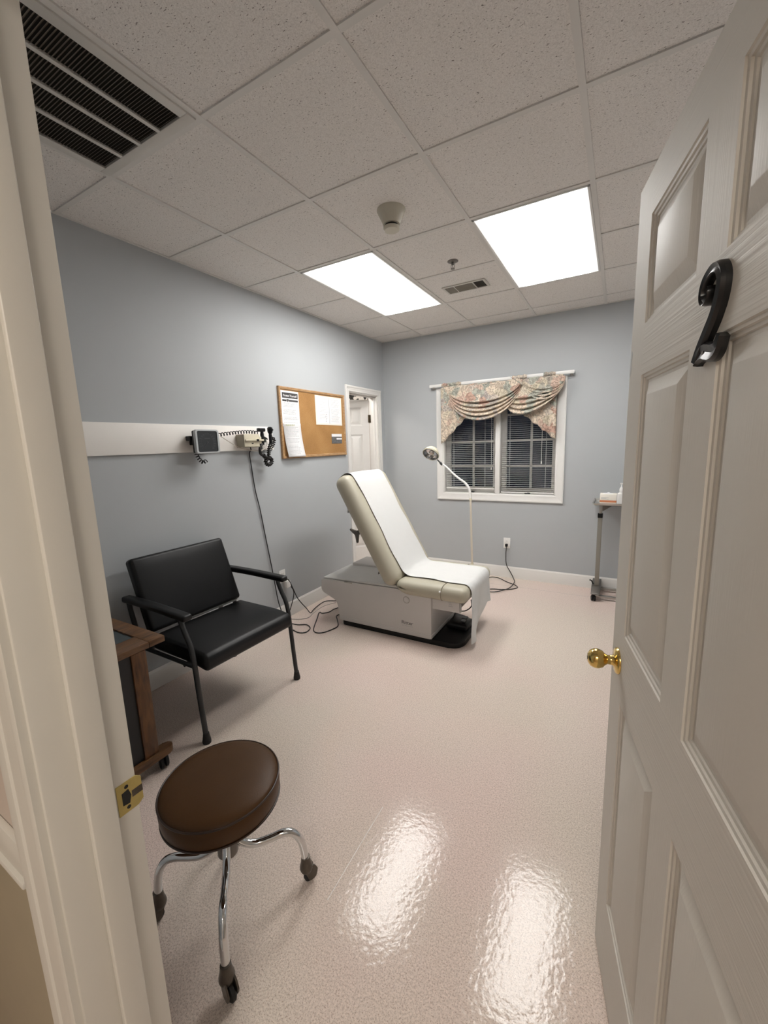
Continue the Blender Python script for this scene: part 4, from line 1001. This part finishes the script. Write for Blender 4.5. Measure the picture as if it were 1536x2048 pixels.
# exam paper
import itertools
pts = []   # (x, z) path, with u measured
off = 0.0065
def P2(u, n_): p = bk(u, 0, n_); return (p.x, p.z)
path = [P2(*q) for q in ((0.672, -0.212), (0.700, -0.196), (0.740, -0.186), (0.840, -0.190), (0.900, -0.188), (0.936, -0.168), (0.955, -0.120), (0.960, -0.070), (0.948, -0.028), (0.915, 0.000), (0.85, 0.010))]
for u in (0.78, 0.60, 0.45, 0.30, 0.18, 0.09): path.append(P2(u, off + 0.004))
path += [P2(0.045, off + 0.010), (1.150, 0.508), (1.185, 0.5015), (1.26, 0.5015), (1.36, 0.5015), (1.46, 0.5005), (1.56, 0.4985), (1.610, 0.497)]
for i in range(1, 7):
    a = math.radians(90 - 15 * i); path.append((1.610 + 0.055 * math.cos(a), 0.435 + 0.062 * math.sin(a)))
PS = spline([(x, 0, z) for x, z in path], 4); cum = [0]
for i in range(1, len(PS)): cum.append(cum[-1] + (PS[i] - PS[i - 1]).length)
def along(s):
    k = 0
    while k < len(cum) - 2 and cum[k + 1] < s: k += 1
    f = (s - cum[k]) / max(1e-9, cum[k + 1] - cum[k]); return PS[k].lerp(PS[k + 1], min(1, f))
PA, PB = 2.722, 3.176
SEAT_END = cum[-1]
def paper(u, w):
    # u along strip: 0..0.80 on table, 0.80..1 hanging
    y = PA + (PB - PA) * w
    edge = 0.006 * math.sin(u * 23 + w * 3) + 0.004 * math.sin(u * 51)
    if u <= 0.80:
        p = along(SEAT_END * u / 0.80)
        st = 1 if (u > 0.22) else 0
        return Vector((p.x, y + edge, p.z + 0.0015 * math.sin(u * 60 + w * 9)))
    q = (u - 0.80) / 0.20
    K = [(0, 0.050), (0.25, 0.040), (0.48, 0.085), (0.68, 0.180), (0.82, 0.235), (1.0, 0.180)]
    for (wa, za), (wb, zb_) in zip(K, K[1:]):
        if wa <= w <= wb: zbot = za + (zb_ - za) * (w - wa) / (wb - wa)
    L = 0.435 - zbot
    bil = 0.020 * math.sin(w * 8.5 + 0.4) * q - 0.006 * q
    fl = max(0.0, (w - 0.70) / 0.30)
    return Vector((1.665 + bil - 0.02 * fl * q, y + edge + 0.120 * q * fl ** 1.5 - 0.010 * q, 0.435 - L * q))
bm = BM(); sheet(bm, paper, 150, 40)
o = single('exam_table_paper', 'white paper strip covering the exam table and hanging off its foot', 'paper sheet', bm, M['exam_paper'], (1.4, 2.95, 0.49), sharp=180)

# foot pedal
t = thing('foot_pedal', 'black foot control under the hanging table paper', 'foot pedal', (1.49, 2.99, 0.04))
bm = BM(); rbox(bm, (1.485, 2.985, 0.066), (0.085, 0.085, 0.024), 0.018, 6, 0.010); obj('housing', bm, M['black_plastic'], t)
bm = BM(); rbox(bm, (1.520, 2.965, 0.097), (0.020, 0.030, 0.008), 0.006, 4); obj('pedal', bm, M['black_gloss'], t)
bm = BM(); rbox(bm, (1.510, 3.030, 0.097), (0.020, 0.030, 0.008), 0.006, 4); obj('pedal', bm, M['black_gloss'], t)
bm = BM(); tube(bm, [(1.42, 2.99, 0.08), (1.46, 2.93, 0.16), (1.50, 2.87, 0.215), (1.57, 2.86, 0.235), (1.605, 2.90, 0.262), (1.585, 2.96, 0.29)], 0.0042, 8, 8); obj('cord', bm, M['cord'], t)

# cord from the back outlet (belongs to the exam light)
# ================================================================== EXAM LIGHT
LY = 3.90
EL = thing('exam_light', 'cream gooseneck exam light standing behind the exam table', 'lamp', (1.303, LY, 0.0))
bm = BM(); lathe(bm, [(0.105, 0.0), (0.105, 0.010), (0.095, 0.022), (0.02, 0.035), (0.0, 0.036)], 36, Matrix.Translation((1.300, LY, 0.0))); obj('base', bm, M['lamp_cream'], EL)
bm = BM(); tube(bm, [(1.303, LY, 0.03), (1.2928, LY, 0.308), (1.2755, LY, 0.9415)], 0.0102, 14); obj('pole', bm, mat('cream_tube_steel', (0.66, 0.60, 0.50), 0.35, var=0.03), EL)
bm = BM(); tube(bm, [(1.2758, LY, 0.932), (1.2749, LY, 0.9632)], 0.0125, 14); obj('collar', bm, M['lamp_cream'], EL)
bm = BM(); tube(bm, [(1.2928, LY, 0.30), (1.2932, LY, 0.255)], 0.014, 14); obj('collar', bm, M['lamp_cream'], EL)
bm = BM(); tube(bm, [(1.2749, LY, 0.958), (1.269, LY, 1.0173), (1.2538, LY, 1.0639), (1.217, LY, 1.1094), (1.1542, LY, 1.1527), (1.0892, LY, 1.2047), (1.0242, LY, 1.2665), (0.9678, LY, 1.3023)], lambda q: 0.0132 - 0.0045 * q, 12, 8); obj('gooseneck', bm, M['white_plastic'], EL)
bm = BM(); tube(bm, [(0.9754, LY, 1.2958), (0.9483, LY, 1.3196), (0.9288, LY, 1.3391)], 0.007, 10); tube(bm, [(0.9819, LY - 0.004, 1.286), (0.9613, LY - 0.004, 1.3098)], 0.012, 10); obj('swivel', bm, M['black_metal'], EL)
hd = Vector((-0.05, -0.72, -0.68)).normalized(); hc = Vector((0.866, LY - 0.005, 1.4073))
hm = axis(hc - hd * 0.045, hd) @ Matrix.Scale(1.083, 4)
bm = BM(); lathe(bm, [(0.0, -0.012), (0.030, -0.010), (0.052, 0.002), (0.066, 0.020), (0.074, 0.040), (0.076, 0.046), (0.0765, 0.050), (0.079, 0.051), (0.079, 0.062), (0.076, 0.064), (0.074, 0.061)], 40, hm, caps=False); obj('lamp_shade', bm, M['lamp_cream'], EL)
bm = BM(); lathe(bm, [(0.0735, 0.063), (0.071, 0.040), (0.060, 0.018), (0.036, 0.002), (0.0, -0.004)], 11, hm, caps=False); obj('reflector', bm, M['chrome'], EL, sharp=8)
bm = BM(); lathe(bm, [(0.012, -0.002), (0.014, 0.012), (0.024, 0.026), (0.026, 0.040), (0.017, 0.052), (0.0, 0.056)], 20, hm); obj('bulb', bm, mat('silvered_bulb', (0.6, 0.58, 0.55), 0.12, 0.9), EL)
bm = BM(); tube(bm, [tuple(hm @ Vector((0.079 * math.cos(2 * PI * i / 40), 0.079 * math.sin(2 * PI * i / 40), 0.057))) for i in range(40)], 0.0018, 6, closed=True); obj('shade_band', bm, M['dark_steel'], EL)
bm = BM(); tube(bm, [(1.380, LY + 0.06, 0.008), (1.42, 4.00, 0.005), (1.48, 4.035, 0.005), (1.560, 4.055, 0.005), (1.649, 4.110, 0.005), (1.686, 4.181, 0.005), (1.640, 4.247, 0.0055), (1.546, 4.306, 0.006), (1.437, 4.400, 0.005), (1.352, 4.395, 0.005), (1.32, 4.28, 0.005), (1.36, 4.12, 0.0135), (1.44, 3.95, 0.006), (1.53, 3.955, 0.012), (1.617, 4.095, 0.0135), (1.628, 4.300, 0.0125), (1.590, 4.425, 0.020), (1.551, 4.452, 0.075), (1.507, 4.452, 0.157), (1.499, 4.458, 0.27), (1.503, 4.452, 0.340), (1.503, 4.452, 0.366)], 0.0045, 8, 8)
lc = single('power_cord', 'black cord plugged in under the window and looping on the floor', 'cord', bm, M['cord'], (1.503, 4.452, 0.37))
bm = BM(); rbox(bm, (1.503, 4.458, 0.372), (0.013, 0.016, 0.015), 0.006, 4); obj('plug', bm, M['black_plastic'], lc)

# ================================================================== BLACK CHAIR (local frame: faces +x, y across)
CH = thing('black_chair', 'wide black vinyl armchair against the left wall', 'chair', (0.0, 1.545, 0.0), math.radians(-1.9))
def cobj(n, bm, m, p=CH, sharp=45): return obj(n, bm, m, p, local=True, sharp=sharp)
bm = BM()
def seat2(o):
    x, y, z = o
    if x > 0.62: z -= 0.020 * ((x - 0.62) / 0.16) ** 2
    return (x, y, z + 0.006 * (x - 0.5))
rbox(bm, (0.525, 0.0, 0.440), (0.248, 0.312, 0.046), (0.034, 0.026, 0.034), 8, 0.008, seat2); cobj('seat', bm, M['black_vinyl'])
A0, A1 = Vector((0.278, 0, 0.492)), Vector((0.128, 0, 0.905)); AU = (A1 - A0).normalized(); AN = Vector((AU.z, 0, -AU.x)); AL = (A1 - A0).length
def cb_(o): p = A0 + AU * o.x + AN * o.z; return (p.x, o.y, p.z)
bm = BM(); rbox(bm, (AL / 2, 0.0, -0.014), (AL / 2, 0.310, 0.036), (0.022, 0.022, 0.024), 8, 0.006, cb_); cobj('backrest', bm, M['black_vinyl'])
for s in (-1, 1):
    y = s * 0.336
    bm = BM(); rbox(bm, (0.405, y, 0.680), (0.300, 0.026, 0.018), (0.016, 0.012, 0.012), 6, 0.0, lambda o: (o.x, o.y, o.z + 0.005 * math.sin(PI * (o.x - 0.105) / 0.6) - 0.001)); cobj('armrest', bm, M['black_plastic'])
    bm = BM(); tube(bm, [(0.632, y, 0.672), (0.640, y, 0.640), (0.662, y, 0.590), (0.692, y, 0.535), (0.708, y, 0.475), (0.716, y, 0.40), (0.729, y, 0.22), (0.744, y, 0.045)], 0.0135, 14, 5); lg = cobj('front_leg', bm, M['black_metal'])
    bm = BM(); lathe(bm, [(0.0, 0.0), (0.021, 0.0), (0.022, 0.012), (0.0165, 0.045), (0.0155, 0.055), (0.0, 0.055)], 18, Matrix.Translation((0.746, y, 0.0))); cobj('foot_cap', bm, M['rubber'], lg)
    bm = BM(); tube(bm, [(0.135, y, 0.668), (0.150, y, 0.60), (0.185, y, 0.47), (0.170, y, 0.36), (0.120, y, 0.05)], 0.0135, 14, 5); lg = cobj('rear_leg', bm, M['black_metal'])
    bm = BM(); lathe(bm, [(0.0, 0.0), (0.021, 0.0), (0.022, 0.012), (0.0165, 0.045), (0.0155, 0.055), (0.0, 0.055)], 18, Matrix.Translation((0.117, y, 0.0))); cobj('foot_cap', bm, M['rubber'], lg)
    bm = BM(); tube(bm, [(0.175, y, 0.405), (0.45, y * 0.97, 0.402), (0.714, y, 0.418)], 0.011, 10); cobj('side_rail', bm, M['black_metal'])
bm = BM(); tube(bm, [(0.26, -0.32, 0.398), (0.26, 0.32, 0.398)], 0.011, 10); tube(bm, [(0.60, -0.325, 0.392), (0.60, 0.325, 0.392)], 0.011, 10)
box(bm, 0.155, 0.165, -0.25, -0.22, 0.42, 0.80, 0.002); box(bm, 0.155, 0.165, 0.22, 0.25, 0.42, 0.80, 0.002); tube(bm, [(0.19, -0.33, 0.47), (0.19, 0.33, 0.47)], 0.010, 10)
cobj('under_frame', bm, M['black_metal'])
bm = BM(); box(bm, 0.255, 0.270, -0.300, 0.300, 0.476, 0.490, 0.003); o = cobj('rear_rail', bm, mat('pale_metal_rail', (0.55, 0.56, 0.56), 0.35, 0.3)); o['label'] = 'pale grey rail in the gap behind the seat'

# ================================================================== ROLLING SIDE TABLE
SX, SY0, SY1, ST = 0.700, 0.420, 1.054, 0.650
t = thing('rolling_side_table', 'dark wood rolling side table with black panels', 'side table', (0.38, 0.737, 0.0))
bm = BM(); fw = 0.118
box(bm, 0.055, SX, SY1 - 0.075, SY1, ST - 0.030, ST, 0.004); box(bm, 0.055, SX, SY0, SY0 + 0.075, ST - 0.030, ST, 0.004)
box(bm, SX - fw, SX, SY0 + 0.075, SY1 - 0.075, ST - 0.030, ST, 0.004); box(bm, 0.055, 0.055 + fw, SY0 + 0.075, SY1 - 0.075, ST - 0.030, ST, 0.004)
obj('top_frame', bm, M['wood_y'], t)
bm = BM(); box(bm, 0.055 + fw, SX - fw, SY0 + 0.075, SY1 - 0.075, ST - 0.026, ST - 0.008); obj('top_inset', bm, M['top_slate'], t)
for px in (SX - 0.002, 0.095):
    for py in (SY1 - 0.093, SY0 + 0.148):
        bm = BM(); box(bm, px - 0.034, px, py - 0.066, py, 0.095, ST - 0.030, 0.003); obj('leg', bm, M['wood'], t)
bm = BM(); box(bm, SX - 0.024, SX - 0.012, SY0 + 0.148, SY1 - 0.148, 0.10, ST - 0.030); obj('end_panel', bm, M['panel_black'], t)
bm = BM(); box(bm, 0.097, SX - 0.030, SY1 - 0.125, SY1 - 0.112, 0.10, ST - 0.030); obj('side_panel', bm, M['panel_black'], t)
bm = BM(); box(bm, 0.097, SX - 0.030, SY0 + 0.112, SY0 + 0.125, 0.10, ST - 0.030); obj('side_panel', bm, M['panel_black'], t)
for px in (SX + 0.012, 0.095):
    bm = BM(); prism(bm, rpoly([(px - 0.056, SY0 + 0.02), (px, SY0 + 0.02), (px, SY1 - 0.024), (px - 0.056, SY1 - 0.024)], [0.02, 0.02, 0.027, 0.027]), lambda u, w, d: (u, w, d), 0.064, 0.098, 0.004); obj('foot_bar', bm, M['wood_y'], t)
    for py in (SY0 + 0.075, SY1 - 0.075):
        bm = BM(); cz_ = 0.031
        for q in (-0.012, 0.012): lathe(bm, [(0.0, -0.009), (0.024, -0.009), (0.031, -0.004), (0.031, 0.004), (0.024, 0.009), (0.0, 0.009)], 24, axis((px - 0.022, py + q, cz_), (0.35, 1, 0)))
        box(bm, px - 0.034, px - 0.012, py - 0.008, py + 0.008, 0.035, 0.066, 0.003); obj('caster', bm, M['black_plastic'], t)

# ================================================================== STOOL
SO = Vector((1.480, 0.723, 0))
S = thing('rolling_stool', 'round brown vinyl stool with chrome legs on casters', 'stool', tuple(SO))
def sobj(n, bm, m, p=S, sharp=45): return obj(n, bm, m, p, sharp=sharp)
seat_prof = [(0.0, 0.398), (0.168, 0.398), (0.176, 0.402), (0.179, 0.412), (0.181, 0.440), (0.180, 0.462), (0.176, 0.470), (0.168, 0.476), (0.150, 0.481), (0.120, 0.485), (0.07, 0.488), (0.0, 0.489)]
bm = BM(); lathe(bm, seat_prof, 64, Matrix.Translation(SO)); st = sobj('seat', bm, M['brown_vinyl'], sharp=60)
bm = BM()
for r, z in ((0.1795, 0.467), (0.1775, 0.402)):
    tube(bm, [(SO.x + r * math.cos(2 * PI * i / 72), SO.y + r * math.sin(2 * PI * i / 72), z) for i in range(72)], 0.0032, 8, closed=True)
sobj('piping', bm, M['brown_pipe'], st)
bm = BM(); lathe(bm, [(0.085, 0.398), (0.085, 0.385), (0.03, 0.375), (0.028, 0.25), (0.032, 0.245), (0.032, 0.205), (0.024, 0.198), (0.0, 0.198)], 28, Matrix.Translation(SO)); sobj('hub', bm, M['dark_steel'])
for k, (fx, fy, rr) in enumerate(((1.662, 0.900, 1.0), (1.664, 0.548, 1.06), (1.299, 0.572, 1.0), (1.314, 0.890, 1.0))):
    d = (Vector((fx, fy, 0)) - SO); R_ = d.length; d.normalize()
    lp = [(0.018, 0.262), (0.045, 0.226), (0.085, 0.208), (0.130, 0.212), (0.170, 0.220), (0.200, 0.212), (0.222, 0.180), (0.231, 0.140), (0.235, 0.090)]
    q = R_ / 0.245
    bm = BM(); tube(bm, [tuple(SO + d * (r * q) + Vector((0, 0, z))) for r, z in lp], 0.0125, 16, 6); lg = sobj('leg', bm, M['chrome'])
    c = SO + d * (0.236 * q)
    ca = d.angle(Vector((1, 0, 0))); side = Vector((-d.y, d.x, 0))
    bm = BM(); lathe(bm, [(0.0, 0.106), (0.0150, 0.105), (0.0170, 0.085), (0.0215, 0.070), (0.0225, 0.060), (0.0190, 0.050), (0.0, 0.048)], 20, Matrix.Translation(c))
    w = (side * 0.5 + d * 0.85).normalized(); wc = c + w * 0.014
    ax = Vector((-w.y, w.x, 0))
    for s in (-1, 1):
        pb = rpoly([(-0.016, 0.066), (0.024, 0.066), (0.036, 0.040), (0.028, 0.012), (0.002, 0.014)], [0.006, 0.014, 0.012, 0.012, 0.010], 5)
        prism(bm, pb, lambda u, v_, dd: tuple(c + w * u + ax * dd + Vector((0, 0, v_))), s * 0.0115, s * 0.0165)
    cs = sobj('caster', bm, M['old_metal'], lg)
    bm = BM(); lathe(bm, [(0.0, -0.0105), (0.017, -0.0105), (0.0245, -0.005), (0.0245, 0.005), (0.017, 0.0105), (0.0, 0.0105)], 26, axis(tuple(wc + Vector((0, 0, 0.0245))), ax)); sobj('wheel', bm, M['rubber'], cs)

# ================================================================== INSTRUMENT STAND
t = thing('instrument_stand', 'grey wheeled instrument stand by the window wall', 'instrument stand', (2.42, 4.22, 0.0))
TZ = 0.925
bm = BM(); x0, x1, y0, y1 = 2.342, 2.840, 4.085, 4.445
def tray(bm):
    P = [(0.0, 0.0), (0.012, 0.002), (0.016, -0.014), (0.024, -0.018)]
    loops = [[(x0 + a, y0 + a), (x1 - a, y0 + a), (x1 - a, y1 - a), (x0 + a, y1 - a)] for a, _ in P]
    L_ = [[bm.verts.new((x, y, TZ + P[i][1])) for x, y in lp] for i, lp in enumerate(loops)]
    for a, b2 in zip(L_, L_[1:]):
        for i in range(4): bm.faces.new((a[i], a[(i + 1) % 4], b2[(i + 1) % 4], b2[i]))
    bm.faces.new(L_[-1])
    bmesh.ops.recalc_face_normals(bm, faces=bm.faces[:]); bmesh.ops.solidify(bm, geom=bm.faces[:], thickness=0.002)
tray(bm); obj('tray', bm, M['steel'], t)
bm = BM(); box(bm, 2.392, 2.80, 4.20, 4.24, TZ - 0.036, TZ - 0.021, 0.002); prism(bm, [(2.40, TZ - 0.021), (2.52, TZ - 0.021), (2.43, TZ - 0.085), (2.40, TZ - 0.085)], lambda u, w, d: (u, d, w), 4.214, 4.228); obj('tray_support', bm, M['dark_steel'], t)
bm = BM(); box(bm, 2.396, 2.422, 4.208, 4.234, 0.76, TZ - 0.022, 0.003); obj('inner_pole', bm, M['steel'], t)
bm = BM(); box(bm, 2.386, 2.428, 4.199, 4.241, 0.775, 0.815, 0.004); obj('clamp_collar', bm, M['black_plastic'], t)
bm = BM(); box(bm, 2.3885, 2.4255, 4.2015, 4.2385, 0.10, 0.776, 0.003); obj('pole', bm, M['grey_pole'], t)
bm = BM()
prism(bm, [(4.085, 0.070), (4.085, 0.078), (4.18, 0.122), (4.40, 0.128), (4.465, 0.115), (4.465, 0.085), (4.40, 0.060), (4.13, 0.058)], lambda u, w, d: (d, u, w), 2.365, 2.440, 0.004)
obj('base_cover', bm, M['dark_steel'], t)
bm = BM(); box(bm, 2.435, 2.86, 4.150, 4.182, 0.022, 0.046, 0.004); box(bm, 2.435, 2.86, 4.395, 4.427, 0.022, 0.046, 0.004); box(bm, 2.38, 2.435, 4.12, 4.44, 0.045, 0.064, 0.003); obj('base_frame', bm, M['steel'], t)
for (cx_, cy_) in ((2.388, 4.118), (2.410, 4.435), (2.845, 4.166), (2.845, 4.411)):
    bm = BM()
    for q in (-0.011, 0.011): lathe(bm, [(0.0, -0.008), (0.022, -0.008), (0.0265, -0.003), (0.0265, 0.003), (0.022, 0.008), (0.0, 0.008)], 24, axis((cx_ + q, cy_, 0.0265), (1, 0.25, 0)))
    box(bm, cx_ - 0.012, cx_ + 0.012, cy_ - 0.01, cy_ + 0.012, 0.03, 0.062, 0.003)
    obj('caster', bm, M['black_plastic'], t)
bm = BM(); tube(bm, [(2.378, 4.24, 0.118), (2.362, 4.25, 0.150), (2.345, 4.245, 0.158)], 0.006, 8, 4); obj('brake_lever', bm, M['black_plastic'], t)

# glove box
t = thing('glove_box', 'white cardboard box with orange stripe on the instrument stand tray', 'box', (2.475, 4.19, TZ - 0.016))
zb = TZ - 0.016
bm = BM(); box(bm, 2.398, 2.530, 4.140, 4.250, zb, zb + 0.094, 0.0015); obj('carton', bm, M['cream_paper'], t)
bm = BM(); box(bm, 2.3977, 2.5302, 4.1394, 4.1402, zb + 0.022, zb + 0.040); obj('stripe', bm, M['orange'], t)
bm = BM()
for i in range(3): box(bm, 2.408, 2.408 + 0.06 - 0.018 * (i % 2), 4.1395, 4.1399, zb + 0.050 + i * 0.007, zb + 0.0525 + i * 0.007)
obj('print', bm, M['ink_grey'], t)
bm = BM(); sheet(bm, lambda u, w: (2.42 + 0.08 * u, 4.175 + 0.035 * w, zb + 0.0945 + 0.011 * math.sin(PI * u) * math.sin(PI * w) * (1 + 0.3 * math.sin(u * 14))), 12, 6); obj('glove_tuft', bm, M['paper'], t, sharp=180)
# sanitizer bottle
t = thing('sanitizer_bottle', 'clear-white pump bottle beside the glove box', 'bottle', (2.565, 4.165, zb))
bx, by = 2.562, 4.160
bm = BM(); rbox(bm, (bx, by, zb + 0.054), (0.030, 0.024, 0.054), (0.012, 0.012, 0.010), 4); lathe(bm, [(0.021, 0.102), (0.014, 0.118), (0.0135, 0.126), (0.0, 0.126)], 20, Matrix.Translation((bx, by, zb))); obj('bottle_body', bm, M['bottle'], t)
bm = BM(); lathe(bm, [(0.0145, 0.124), (0.0145, 0.142), (0.0095, 0.154), (0.0042, 0.162), (0.0038, 0.186), (0.0, 0.186)], 18, Matrix.Translation((bx, by, zb))); rbox(bm, (bx + 0.004, by - 0.004, zb + 0.190), (0.015, 0.0065, 0.0055), 0.003, 3); obj('pump', bm, M['white_plastic'], t)

# ================================================================== LIGHT, WORLD, CAMERA
w = bpy.data.worlds.new('night'); SC.world = w; w.use_nodes = True
w.node_tree.nodes['Background'].inputs[0].default_value = (0.004, 0.005, 0.008, 1); w.node_tree.nodes['Background'].inputs[1].default_value = 1.0
def area(name, loc, rot, sx, sy, power, col):
    l = bpy.data.lights.new(name, 'AREA'); l.shape = 'RECTANGLE'; l.size = sx; l.size_y = sy; l.energy = power; l.color = col
    o = bpy.data.objects.new(name, l); COL.objects.link(o); o.location = loc; o.rotation_euler = rot; return o
area('hall_ceiling_lamp', (2.72, -1.12, HC - 0.27), (0, 0, 0), 0.8, 0.5, 18, (1.0, 0.95, 0.86))
area('inner_room_lamp', (-0.75, 3.5, HC - 0.27), (0, 0, 0), 0.6, 0.6, 16, (1.0, 0.95, 0.88))

cam = bpy.data.cameras.new('camera'); co = bpy.data.objects.new('camera', cam); COL.objects.link(co)
F = 818.2487; cam.sensor_fit = 'VERTICAL'; cam.sensor_height = 36.0; cam.lens = F / 2048 * 36.0; cam.clip_start = 0.02
Rm = [[0.8688231836747681, 0.4940422320246103, -0.032688659889653776], [0.05228342148819229, -0.15719714032702706, -0.9861822868569953], [-0.4923542620377408, 0.8551089591678631, -0.16240673817340692]]
right = Vector(Rm[0]); up = -Vector(Rm[1]); back = -Vector(Rm[2])
mw = Matrix((right, up, back)).transposed().to_4x4(); mw.translation = (2.5302, 0.0, 1.507)
co.matrix_world = mw
SC.camera = co
SC.view_settings.view_transform = 'Standard'
SC.view_settings.look = 'None'
SC.view_settings.exposure = 0.62
SC.cycles.max_bounces = 10
SC.cycles.diffuse_bounces = 6
SC.cycles.use_denoising = True
